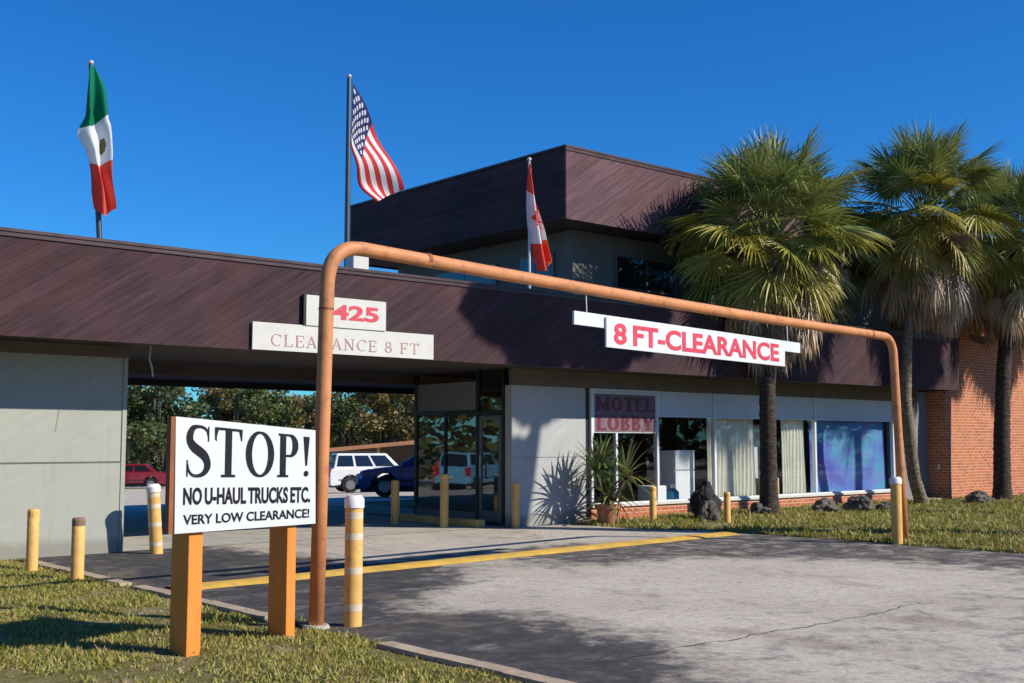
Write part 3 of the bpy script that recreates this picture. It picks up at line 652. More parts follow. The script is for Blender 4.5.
# hanging clearance sign (hangs under the arch)
HY = -6.98; HM = .102; HX = 1.5
hs_ = thing('hanging_clearance_sign', 'white board reading 8 FT-CLEARANCE in red hanging from the orange pipe', 'sign', (4.1, -6.6, 2.4))
def hang(name, quad, y0, y1, mat):
    pr = [(q_on(u, v, HY, HM, HX)) for u, v in quad]; return MB().prism(pr, y0, y1).build(name, mat, hs_)
hang('backing_plank', [(575,324),(801,353),(801,343),(575,310.5)], HY+.012, HY+.04, M['white_board'])
hang('face_panel', [(605.5,347),(784,366.5),(784,342),(605.5,317)], HY-.015, HY+.010, M['white_board'])
def on2(u, v): return q_on(u, v, HY-.015, HM, HX)
p0 = on2(614, 344); p1 = on2(779, 362); h = on2(614, 322.5)[1]-p0[1]
o = bold_text('lettering', '8 FT-CLEARANCE', p1[0]-p0[0], h, p0[0], p0[1], HY-.015, M['red_letter'], hs_, bold=.032, sy=p1[1]-p0[1], word=.8)
for u in (588, 789):
    w0 = q_on(u, 313 if u < 700 else 343, HY, HM, HX); MB().tube([(w0[0], HY+.02, w0[1]), (w0[0]+.01, HY+.04, 3.06)], .008, 6).build('hanging_wire', M['wire'], hs_)
skew(hs_, HM, HX, 0)
# number and clearance boards on the fascia
ny = YF-.05
s1 = thing('clearance_board', 'long white board reading CLEARANCE 8 FT in faded serif letters on the maroon fascia', 'sign', (2.8, YF, 2.78))
MB().box(1.22, 4.33, ny, YF-.022, 2.765, 3.15).build('board', M['dirty_white'], s1)
stroke_text('lettering', 'CLEARANCE 8 FT', 2.56, .165, 1.50, 2.83, ny, M['faded_red'], s1, W=.10, H=.045, gap=.12)
s2 = thing('number_board', 'white board with the red number 425 above the CLEARANCE 8 FT board', 'sign', (2.7, YF, 3.15))
MB().box(2.05, 3.42, ny-.02, YF-.022, 3.152, 3.59).build('board', M['dirty_white'], s2)
MB().box(2.01, 2.049, ny-.015, YF-.022, 3.152, 3.60).build('edge_strip', M['frame_dark'], s2)
bold_text('lettering', '425', .82, .225, 2.47, 3.265, ny-.02, M['red_letter'], s2, bold=.035)
# lobby sign in the first bay
s3 = thing('lobby_sign', 'panel with dark red slab letters MOTEL LOBBY above the lobby window', 'sign', (9.7, 0, 1.7))
MB().box(8.90, 10.655, -.028, .03, 1.665, 2.464).build('board', M['white_panel'], s3)
for txt, z in (('MOTEL', 2.07), ('LOBBY', 1.71)):
    MB().box(8.93, 10.62, -.031, -.0285, z-.03, z+.33).build('letter_band', paint('faded_plum', (.17,.11,.13), .2, 6, .6), s3)
    stroke_text('lettering', txt, 1.60, .27, 8.98, z+.005, -.031, M['dark_red'], s3, W=.24, H=.13, gap=.05)

# ---------------------------------------------------------------- bollards and short posts
def bollard(x, y, h, r, style, label, group, tilt=(0,0), name='bollard'):
    t = thing(name, label, 'bollard', (x, y, 0), group)
    top = Vector((x+tilt[0]*h, y+tilt[1]*h, h)); bot = Vector((x, y, -.08)); P = lambda z: bot.lerp(top, (z+.08)/(h+.08))
    if style == 'wood':
        b = MB().tube([P(-.08), P(h-.02), P(h)], [r, r, r*.86], 14).build('post', M['ylw'], t, smooth=False); smooth_by_angle(b)
        MB().tube([P(h-.085), P(h-.02), P(h+.003)], [r*1.01, r*1.01, r*.84], 14).build('worn_top', M['wood_top'] if 'worn' in label else M['ylw'], t)
    else:
        b = MB().tube([P(-.08), P(h-.1)], r, 18).build('post', M['ylw'], t); smooth_by_angle(b)
        c_ = MB().tube([P(h-.10), P(h-.03), P(h)], [r*1.12, r*1.12, r*.8], 18).build('cap', M['cap_white'], t); smooth_by_angle(c_)
        if style == 'banded':
            for z in (h*.12, h*.40, h*.66, h*.82): smooth_by_angle(MB().tube([P(z), P(z+.055)], r*1.015, 18).build('reflective_band', M['band'], t))
    return t
G1 = 'yellow bollards'
bollard(-1.15, -7.36, 1.055, .073, 'banded', 'white capped yellow bollard with white bands beside the left leg of the orange arch', G1)
bollard(.20, -.50, .93, .085, 'banded', 'white capped yellow bollard leaning beside the grey wall corner', G1, (-.10, -.03))
bollard(9.02, -6.19, .98, .078, 'capped', 'slim white capped yellow bollard beside the right leg of the orange arch', G1)
bollard(-1.77, -1.53, .71, .068, 'wood', 'short yellow post on the lawn, leftmost, nearest the grey wall', G1)
bollard(-1.76, -2.93, .68, .07, 'wood', 'short yellow post on the lawn with a worn brown top', G1)
bollard(5.69, 1.82, .80, .075, 'wood', 'shaded yellow bollard deep in the passage in front of the blue car', G1)
bollard(5.95, .70, .93, .075, 'wood', 'tall yellow bollard before the lobby side window in the passage shade', G1)
bollard(6.85, -.17, .78, .068, 'wood', 'yellow post touching the corner of the pale wall', G1)
bollard(9.41, -1.04, .68, .065, 'wood', 'short yellow post on the grass beside the potted plant', G1)
bollard(10.03, -2.25, .60, .06, 'wood', 'short yellow post on the grass next to the tall standing rock', G1)
# parking bumper before the lobby side window
tag(Bx(6.35, 6.55, .3, 2.6, .004, .14).build('wheel_stop', M['ylw'], loc=(6.45,1.4,0), bevel=.02), 'low yellow kerb block along the lobby side window', 'wheel stop')

# ---------------------------------------------------------------- flags
def flag(name, label, px_, py_, zb, zt, r, hang, colf, pm=M['pole'], nu=80, nv=54, lean_=0):
    t = thing('flagpole', label + ' pole', 'flagpole', (px_, py_, zb), 'flagpoles on the canopy roof')
    smooth_by_angle(MB().tube([(px_-lean_, py_, zb), (px_, py_, zt)], [r, r*.75], 12).build('pole', pm, t))
    ball = MB(); ball.tube([(px_, py_, zt+a) for a in (0,.015,.04,.06,.07)], [.02,.04,.045,.035,.01], 10); ball.build('finial', M['pole_pale'], t, smooth=True)
    MB().box(px_-.12-lean_, px_+.12-lean_, py_-.12, py_+.12, zb, zb+.03).build('base_plate', M['pole'], t)
    fl = MB()
    base = [hang(i/nu, j/nv) for j in range(nv+1) for i in range(nu+1)]
    fl.v = [(px_+a, py_+b, zt+c_) for a, b, c_ in base]
    for j in range(nv):
        for i in range(nu):
            fl.f.append((j*(nu+1)+i, j*(nu+1)+i+1, (j+1)*(nu+1)+i+1, (j+1)*(nu+1)+i)); fl.m.append(0)
            fl.c.append(colf((i+.5)/nu, (j+.5)/nv))
    o = fl.build(name, M['flag'], loc=(px_, py_, zt), smooth=True)
    return o
RED, WHT, GRN, BLU = (.66,.055,.05), (.80,.80,.80), (.0,.20,.09), (.03,.035,.13)
def mexhang(u, v):
    tab = lambda t, u: interp(t, u)
    c_ = tab([(0,0),(.12,.02),(.38,.0),(.55,.09),(.75,.14),(1,.21)], u); w = tab([(0,.02),(.12,.10),(.30,.20),(.42,.22),(.55,.15),(.75,.15),(1,.13)], u)
    z = -(.03 + u*2.22*(1-.03*math.cos(v*6)) + v*.62*(1-u)**2*min(1, u*6))
    return (c_ + w*(1-2*v) + .02*math.sin(u*14+v*4), -.07 - .12*min(1, u*5) - .08*math.sin(v*9.5+u*2.2)*min(1, u*4), z)
def mexico(u, v):
    if u < .345: return GRN
    if u < .665:
        d = math.hypot((u-.53)*1.3, (v-.30)*.8)
        if d < .075: return (.22,.12,.04) if noise.noise((u*30, v*30, 0)) > -.1 else (.05,.18,.06)
        return WHT
    return (.80,.10,.06)
def usa(u, v):
    s = int(v*13)
    if u < .40 and v < 7/13:
        a = u/.40*11; b = v/(7/13)*9; i, j = round(a), round(b)
        if 1 <= i <= 10 and 1 <= j <= 8+0 and (i+j) % 2 == 0 and math.hypot(a-i, (b-j)) < .42: return WHT
        return BLU
    return RED if s % 2 == 0 else WHT
LEAF = [(0,1),(-.18,.68),(-.38,.78),(-.3,.32),(-.58,.58),(-.65,.42),(-.92,.46),(-.82,.2),(-.95,.1),(-.45,-.28),(-.52,-.48),(-.06,-.42),(-.05,-.9),(.05,-.9),(.06,-.42),(.52,-.48),(.45,-.28),(.95,.1),(.82,.2),(.92,.46),(.65,.42),(.58,.58),(.3,.32),(.38,.78),(.18,.68)]
def inpoly(x, y, P):
    r = False; j = len(P)-1
    for i in range(len(P)):
        if (P[i][1] > y) != (P[j][1] > y) and x < (P[j][0]-P[i][0])*(y-P[i][1])/(P[j][1]-P[i][1])+P[i][0]: r = not r
        j = i
    return r
def canada(u, v):
    if u < .25 or u > .75: return (.80,.09,.05)
    return (.80,.09,.05) if inpoly((u-.5)*2/.42, (.5-v)/.42, LEAF) else WHT
def limp(L, h, W, lean, seed, drift=0.0, bulge=0):
    def fnc(u, v):
        s = min(1, 1.25*u**.45)
        z = -(.03 + v*h*(1-u)**1.6 + u*L*(1-.05*math.cos(v*5+seed)))
        lat = lean*u + W*s*((v-.5)*.8 + .10*math.sin(v*9+seed+u*2)) + drift*math.sin(u*3) - bulge*v*math.sin(math.pi*min(1, u/.55))**1.5
        dep = -.06 - s*W*.35*math.sin(v*11+seed*1.7+u*1.5)
        return (lat, dep+ -.02*u, z)
    return fnc
flag('mexican_flag', 'dark slim leftmost', -.16, 1.5, 3.95, 7.14, .045, mexhang, mexico, lean_=-.26)['label'] = 'green white and red flag hanging limp from the leftmost pole'
def usfl(u, v):
    v0 = v; v = v/.66 if v < .66 else 1-(v-.66)*1.6
    z = -.08 - v*1.12*(1-.72*u**.8) - u*1.78 - .16*math.sin(u*3.1)*v + .06*math.sin(u*3.1)
    x = .04 + u*1.12*(1-v*.56) - .10*math.sin(u*3.14)*v
    return (x, -.05 - .10*math.sin(u*9+v*5)*u**.5 + (.06 if v0 > .66 else 0)*u**.3, z)
flag('american_flag', 'tall dark middle', 4.49, 1.64, 3.95, 7.95, .055, usfl, usa, nu=110, nv=78)['label'] = 'red and white striped flag with starred blue corner drooping from the tallest pole'
flag('canadian_flag', 'short pale rightmost', 7.5, .2, 3.95, 6.66, .028, limp(1.92, .80, .36, .34, 2.6, -.06), canada, M['pole_pale'])['label'] = 'red and white maple leaf flag hanging from the short pale pole'
for o in COL.objects:
    if o.name.endswith('_flag'): o['category'] = 'flag'; o['group'] = 'flags above the canopy'

# ---------------------------------------------------------------- palms
def palm(name, label, base, pathpts, r0, r1, crown, nlive, ndead, seed, bk, flen=1.0, skirt=1.0, elmin=-58):
    rnd = random.Random(seed)
    t = thing(name, label, 'palm tree', base, 'palm trees before the motel')
    b = Vector(base); pts = [Vector(p) for p in pathpts]
    # resample and ring the trunk
    dense = []
    for a, c_ in zip(pts, pts[1:]):
        for i in range(24): dense.append(a.lerp(c_, i/24))
    dense.append(pts[-1])
    for _ in range(12): dense = [dense[0]] + [(dense[i-1]+dense[i]*2+dense[i+1])/4 for i in range(1, len(dense)-1)] + [dense[-1]]
    n = len(dense); rad = [(r0+(r1-r0)*min(1, i/n*1.1))*(1+.05*math.sin(i*2.6)+.05*rnd.random()) + .10*math.exp(-i/3.0) for i in range(n)]
    tr = MB().tube(dense, rad, 14); tr.build('trunk', bk, t, smooth=True)
    C = Vector(crown); live = MB(); dead = MB()
    def clampv(p):
        p = Vector(p)
        if p.z < 4.1 and p.y > YF-.06: p.y = YF-.06-.05*rnd.random()
        elif p.z < 7.15 and p.y > .1: p.y = .1-.12*rnd.random()
        if p.x > 20.8 and p.y > -.55 and p.z < 7.1: p.y = -.56-.1*rnd.random()
        return p
    def frond(mb, az, el, plen, blen, nseg, spread, droop, colr, dry=False):
        d = Vector((math.cos(az)*math.cos(el), math.sin(az)*math.cos(el), math.sin(el)))
        side = d.cross(Vector((0,0,1)));  side = side.normalized() if side.length > .05 else Vector((1,0,0))
        up = side.cross(d).normalized()
        p = C + Vector((rnd.uniform(-.12,.12), rnd.uniform(-.12,.12), rnd.uniform(-.25,.2))) + d*.1
        # petiole bending under its load
        pp = []; q = p.copy(); dd = d.copy()
        for i in range(5): pp.append(clampv(q)); q = q + dd*(plen/4); dd = (dd + Vector((0,0,-droop*.22))).normalized()
        mb.col = tuple(x*1.15 for x in colr); mb.tube(pp, [.022,.018,.015,.013,.012], 4, False)
        o = q - dd*(plen/4)
        side = dd.cross(Vector((0,0,1))); side = side.normalized() if side.length > .05 else Vector((1,0,0)); up = side.cross(dd).normalized()
        vf = rnd.uniform(.1,.5) if not dry else .7; tw = rnd.uniform(-.7,.7); side, up = side*math.cos(tw)+up*math.sin(tw), up*math.cos(tw)-side*math.sin(tw)
        for k in range(nseg):
            a = (k/(nseg-1)-.5)*2; ang = a*spread
            base_ = o + dd*(.30*blen*(1-abs(a)))        # segments leave along a short midrib
            sd = (dd*math.cos(ang) + side*math.sin(ang)).normalized()
            sd = (sd - up*vf*abs(a)).normalized()   # V fold
            L = blen*(.95-.30*abs(a)**2)*(.88+.24*rnd.random()); w = .016+.007*rnd.random()
            wd = sd.cross(up).normalized(); fold = (up*(.5 if k % 2 else -.5) + wd).normalized()
            q0 = base_; vv = []; di = sd.copy(); m = 5; kink = rnd.randint(2, 4) if rnd.random() < (.22 if not dry else .5) else 99
            if rnd.random() < .05: continue
            shade = rnd.uniform(.8, 1.25); mb.col = tuple(x*shade for x in colr)
            for i in range(m+1):
                f_ = i/m; ww = w*(.5+1.0*f_ if f_ < .5 else 2.0*(1-f_)+.04)
                vv += [clampv(q0-fold*ww), clampv(q0+fold*ww)]
                q0 = q0 + di*(L/m); di = (di + Vector((rnd.uniform(-.05,.05), rnd.uniform(-.05,.05), -droop*(.06+.40*f_)*(1.6 if dry else 1) - (1.3 if i == kink else 0)))).normalized()
            mb.add(vv, [(2*i, 2*i+1, 2*i+3, 2*i+2) for i in range(m)])
    for i in range(nlive):
        f_ = (i+.5)/nlive; el = R(86 - (86-elmin)*f_**1.0) + rnd.uniform(-.2,.2); az = i*2.39996 + rnd.uniform(-.25,.25)
        g = rnd.random()
        if f_ < .45: cl = (.15+.08*g, .185+.07*g, .045+.03*g)
        elif f_ < .8: cl = (.25+.12*g, .25+.07*g, .045)
        else: cl = (.38+.10*g, .31+.08*g, .09)
        frond(live, az, el, flen*(.85+.30*rnd.random())*(1-.28*sm(.45, .8, f_)), .92*(.8+.35*rnd.random()), 40, R(rnd.uniform(95,125)), .34+.42*f_, cl)
    for i in range(ndead):
        el = R(-38 - 46*rnd.random()); az = i*2.39996 + rnd.uniform(-.4,.4); g = rnd.random()
        cl = (.42+.14*g, .31+.10*g, .19+.06*g) if rnd.random() < .7 else (.22,.16,.11)
        frond(dead, az, el, flen*(.6+.5*rnd.random())*skirt, .75*(.8+.4*rnd.random()), 22, R(70), 1.0, cl, True)
    # old leaf bases under the crown
    boots = MB(); boots.col = (.15,.11,.075)
    for i in range(46):
        az = i*2.39996; z = -.15-.9*(i/46); d = Vector((math.cos(az), math.sin(az), 1.3)).normalized(); p = C + Vector((math.cos(az)*r1*.9, math.sin(az)*r1*.9, z-.1))
        boots.col = (.20+.08*rnd.random(), .15+.05*rnd.random(), .09); boots.tube([p, p+d*.16, p+d*.30+Vector((math.cos(az)*.06, math.sin(az)*.06, 0))], [.05,.04,.02], 5)
    live.build('crown', M['palm_leaf'], t); dead.build('dead_fronds', M['palm_leaf'], t); boots.build('leaf_bases', M['palm_leaf'], t)
    # seed stalks
    st = MB(); st.col = (.26,.19,.13)
    for i in range(5):
        az = rnd.uniform(3.4, 6.0); q = C.copy(); dd = Vector((math.cos(az)*.9, math.sin(az)*.9, .25)); p = []
        for k in range(8): p.append(q.copy()); q += dd*.24; dd = (dd+Vector((0,0,-.22))).normalized()
        st.col = (.26,.19,.13); st.tube(p, .012, 4)
        cb = p[6] + Vector((0,0,-.12))
        for k in range(900):
            a = cb + Vector((rnd.gauss(0,.11), rnd.gauss(0,.11), -abs(rnd.gauss(0,.17)))); e = a + Vector((rnd.gauss(0,.03), rnd.gauss(0,.03), -.07)); g = rnd.uniform(.7,1.3)
            st.col = (.24*g,.19*g,.165*g); st.add([a, a+Vector((.012,.004,0)), e], [(0,1,2)])
    st.build('seed_stalks', M['palm_leaf'], t)
    return t
palm('palm_tree', 'stout palm with a straight dark trunk in front of the curtained windows', (12.52,-1.30,0), [(12.52,-1.30,-.1),(12.54,-1.30,2.5),(12.58,-1.32,4.0),(12.56,-1.38,5.0)], .165, .14, (12.5,-1.45,5.40), 130, 150, 3, M['palm_bark_dark'], 1.2, 1.15, -44)
palm('palm_tree', 'slender palm with a pale curving trunk behind the right leg of the arch', (18.2,-1.35,0), [(18.30,-1.35,-.1),(17.80,-1.40,.7),(17.45,-1.45,2.4),(17.55,-1.48,3.9),(17.82,-1.5,5.2),(18.1,-1.55,6.3)], .15, .10, (18.2,-1.65,6.6), 115, 150, 11, M['palm_bark_pale'], 1.16, 1.3, -42)
palm('palm_tree', 'dark trunked palm before the brick wall at the right edge', (21.55,-1.6,0), [(21.55,-1.6,-.1),(21.60,-1.62,1.6),(21.75,-1.65,3.2),(22.0,-1.7,4.7),(22.3,-1.75,5.9)], .21, .14, (22.2,-1.85,6.4), 112, 130, 23, M['palm_bark_dark'], 1.16, 1.3, -42)

palm('palm_tree', 'unseen tall palm off to the right shading the fascia, nearer the drive', (17.6,-6.9,0), [(17.6,-6.9,-.1),(17.65,-6.9,3),(17.6,-6.95,6),(17.6,-6.95,8.4)], .17, .13, (17.6,-6.95,8.75), 90, 10, 31, M['palm_bark_dark'], .8, .6, -28)  # this and the next palm: unseen, crowns trimmed to shade the fascia, not the windows
palm('palm_tree', 'unseen tall palm off to the right shading the fascia, farther from the drive', (22.2,-6.8,0), [(22.2,-6.8,-.1),(22.2,-6.8,3),(22.3,-6.8,6),(22.25,-6.85,8.1)], .17, .13, (22.25,-6.85,8.75), 90, 10, 37, M['palm_bark_dark'], .8, .6, -28)
palm('palm_tree', 'palm whose fronds just enter the picture before the brick wall', (25.2,-2.3,0), [(25.2,-2.3,-.1),(25.2,-2.3,3),(25.1,-2.3,5.9)], .19, .14, (25.1,-2.3,6.2), 110, 90, 43, M['palm_bark_dark'], 1.05, 1.1)

# ---------------------------------------------------------------- broadleaf trees
def tree(label, x, y, H, rad, seed, cols, nleaf=8000, ls=.17, trunk_h=.35, group='trees beyond the rear parking lot', moss=0, flat=False):
    rnd = random.Random(seed); z0 = gz(y); t = thing('oak_tree', label, 'tree', (x, y, z0), group)
    tr = MB(); th = H*trunk_h; tr.tube([(x,y,z0-.2),(x+.1,y,z0+th*.5),(x,y,z0+th)], [.03*H+.05,.024*H+.03,.02*H+.02], 9)
    cl = []
    for i in range(10):
        az = i*2.4+rnd.random(); rr = rad*(.3+.6*rnd.random()); e = Vector((x+math.cos(az)*rr, y+math.sin(az)*rr*(.35 if flat else 1), z0+H*((.885+.05*rnd.random()) if flat else (.45+.45*rnd.random()))))
        s0 = Vector((x, y, z0+th*(.7+.3*rnd.random()))); mid = s0.lerp(e, .5)+Vector((0,0,-.04*H+rnd.random()*.3))
        tr.tube([s0, mid, e], [.014*H,.009*H,.003*H], 6); cl.append((e, rad*(.28+.25*rnd.random())))
        if not flat: cl.append((mid.lerp(e, .5)+Vector((rnd.uniform(-1,1)*rad*.2, rnd.uniform(-1,1)*rad*.2, rnd.uniform(0,1)*H*.08)), rad*.3))
    cl += [(Vector((x+rnd.uniform(-.8,.8)*rad, y+rnd.uniform(-.8,.8)*rad*(.35 if flat else 1), z0+H*(rnd.uniform(.885,.94) if flat else rnd.uniform(.25,.9)))), rad*.3) for _ in range(8)]
    tr.build('trunk', M['bark'], t, smooth=True)
    lf = MB()
    for k in range(nleaf):
        c_, r_ = cl[rnd.randrange(len(cl))]; d = Vector((rnd.gauss(0,1), rnd.gauss(0,1), rnd.gauss(0,1))).normalized()*(r_*rnd.random()**.4); d.z *= .32 if flat else .7
        d.y *= .6 if flat else 1; p = c_+d; a = Vector((rnd.gauss(0,1), rnd.gauss(0,1), rnd.gauss(0,.6))).normalized(); b_ = a.cross(Vector((rnd.gauss(0,1), rnd.gauss(0,1), rnd.gauss(0,1)))).normalized()
        s_ = ls*rnd.uniform(.6,1.3); col = cols[rnd.randrange(len(cols))]; g = rnd.uniform(.7,1.3); lf.col = (col[0]*g, col[1]*g, col[2]*g)
        lf.add([p-a*s_, p-b_*s_*.6, p+a*s_, p+b_*s_*.6], [(0,1,2,3)])
    for k in range(moss):
        c_, r_ = cl[rnd.randrange(len(cl))]; p = c_ + Vector((rnd.gauss(0,1)*r_*.6, rnd.gauss(0,1)*r_*.6, -r_*.5)); l = rnd.uniform(.4,1.3); w = Vector((rnd.gauss(0,1), rnd.gauss(0,1), 0)).normalized()*.07
        lf.col = (.10,.10,.075); lf.add([p-w, p+w, p+w*.2+Vector((0,0,-l)), p-w*.2+Vector((0,0,-l*.9))], [(0,1,2,3)])
    lf.build('crown', M['leaf'], t); return t
DG = [(.050,.075,.022),(.075,.10,.03),(.10,.12,.035)]; BR = [(.20,.155,.05),(.24,.165,.045),(.13,.13,.04)]; LG = [(.14,.17,.05),(.10,.13,.035),(.18,.19,.07)]
import math as _m
def cp(u, d):  # ground position for the direction of photo column u at distance d
    a = (u-512)/1150*d; return (-6.38 + a*.7571 + d*.6532, -15.40 - a*.6532 + d*.7571)
for i, (u, d, H, r, cs, lab, ms) in enumerate([
    (118, 66, 6.6, 3.0, DG, 'dark oak hung with grey moss behind the red car', 50),
    (166, 72, 6.9, 2.9, DG, 'dark mossy oak just left of the stop sign top', 60),
    (232, 84, 7.9, 2.5, BR, 'yellow brown leaved tree above the left part of the stop sign', 40),
    (266, 76, 6.7, 2.4, LG, 'light green tree above the stop sign letters', 40),
    (300, 88, 6.9, 2.8, BR, 'rusty brown tree beside the left leg of the arch', 20),
    (345, 80, 7.0, 2.8, LG, 'pale green tree right above the white car', 60),
    (388, 74, 7.6, 2.9, BR, 'brownish green tree above the orange roof edge', 60),
    (425, 84, 7.6, 3.2, DG, 'dark tree at the lobby end of the passage view', 60)]):
    x, y = cp(u, d); tree(lab, x, y, H, r, 40+i, cs, 7000, .15, .28, moss=ms)
# low thicket behind the lot closing the gaps under the crowns
rnd = random.Random(77); hd = MB(); hp = []
for k in range(26000):
    u = rnd.uniform(60, 500); d = rnd.uniform(90, 97); x, y = cp(u, d); top = 4.2 + 1.6*noise.noise((u*.03, 1, 2)) + .7*noise.noise((u*.12, 4, 2)); z = gz(y) + top*rnd.random()**.7
    a = Vector((rnd.gauss(0,1), rnd.gauss(0,1), rnd.gauss(0,.6))).normalized(); b_ = a.cross(Vector((rnd.gauss(0,1), rnd.gauss(0,1), rnd.gauss(0,1)))).normalized(); s_ = rnd.uniform(.12,.3)
    col = (DG+LG+BR)[int(4.5+4.4*noise.noise((u*.05, z*.6, 0)))]; g = rnd.uniform(.7,1.3); hd.col = tuple(c*g for c in col); p = Vector((x, y, z)); hd.add([p-a*s_, p-b_*s_*.6, p+a*s_, p+b_*s_*.6], [(0,1,2,3)])
tag(hd.build('thicket', M['leaf']), 'low mixed thicket closing off the rear parking lot', 'thicket', None, 'stuff')
# added unseen tree, crown flattened to shade the fascia and pale wall
tree('unseen flat crowned tree added on the right to shade the fascia', 13.4, -10.6, 12.2, 2.1, 91, DG, 9500, .15, .80, 'added shade trees', flat=True)
# wooded edges all round the plot (across the road and beside the motel)
rnd = random.Random(177); hd = MB()
for k in range(30000):
    a = R(rnd.uniform(100, 395)); d = rnd.uniform(46, 56); x, y = d*math.cos(a)*1.15, -8 + d*math.sin(a)
    top = 6.5 + 2.5*noise.noise((a*6, 1, 2)) + 1.4*noise.noise((a*25, 4, 2)); z = gz(y) + top*rnd.random()**.75
    p = Vector((x, y, z)); q = Vector((rnd.gauss(0,1), rnd.gauss(0,1), rnd.gauss(0,.6))).normalized(); b_ = q.cross(Vector((rnd.gauss(0,1), rnd.gauss(0,1), rnd.gauss(0,1)))).normalized(); s_ = rnd.uniform(.25,.6)
    col = (DG+LG+BR)[int(4.5+4.4*noise.noise((a*9, z*.4, 0)))]; g = rnd.uniform(.7,1.3); hd.col = tuple(c*g for c in col); hd.add([p-q*s_, p-b_*s_*.6, p+q*s_, p+b_*s_*.6], [(0,1,2,3)])
tag(hd.build('woodland', M['leaf']), 'wooded edge round the motel plot and across the road', 'woodland', None, 'stuff')

# ---------------------------------------------------------------- carport / low building behind
cpx = thing('carport', 'long low shed with an orange sloping roof edge behind the white car', 'shed', (30, 40, gz(40)))
a = Vector((25.6, 44.2, .55)); b = Vector((41.5, 30.2, 2.45)); dn = (b-a); dn.z = 0; dn.normalize(); nn = Vector((-dn.y, dn.x, 0))
nn = nn if nn.y > 0 else -nn
def slab(p, q, up, dep, name, mat, down=0):
    vs_ = [p, q, q+nn*dep, p+nn*dep]; vs_ = [v+Vector((0,0,-down)) for v in vs_] + [v+Vector((0,0,up)) for v in vs_]
    return MB().add(vs_, [(0,3,2,1),(4,5,6,7),(0,1,5,4),(1,2,6,5),(2,3,7,6),(3,0,4,7)]).build(name, mat, cpx)
slab(a, b, .22, .08, 'roof_edge', paint('orange_fascia', (.55,.25,.12), .15, 1, .7)); slab(a+nn*.1, b+nn*.1, .18, 6, 'roof', M['roofing'])
slab(a+nn*3, b+nn*3, 0, .2, 'back_wall', M['trim_brown'], 3.2)
for i in range(7):
    p = a.lerp(b, i/6)+nn*.2; MB().box(p.x-.07, p.x+.07, p.y-.07, p.y+.07, gz(p.y)-.1, p.z).build('post', M['orange_wood'], cpx)

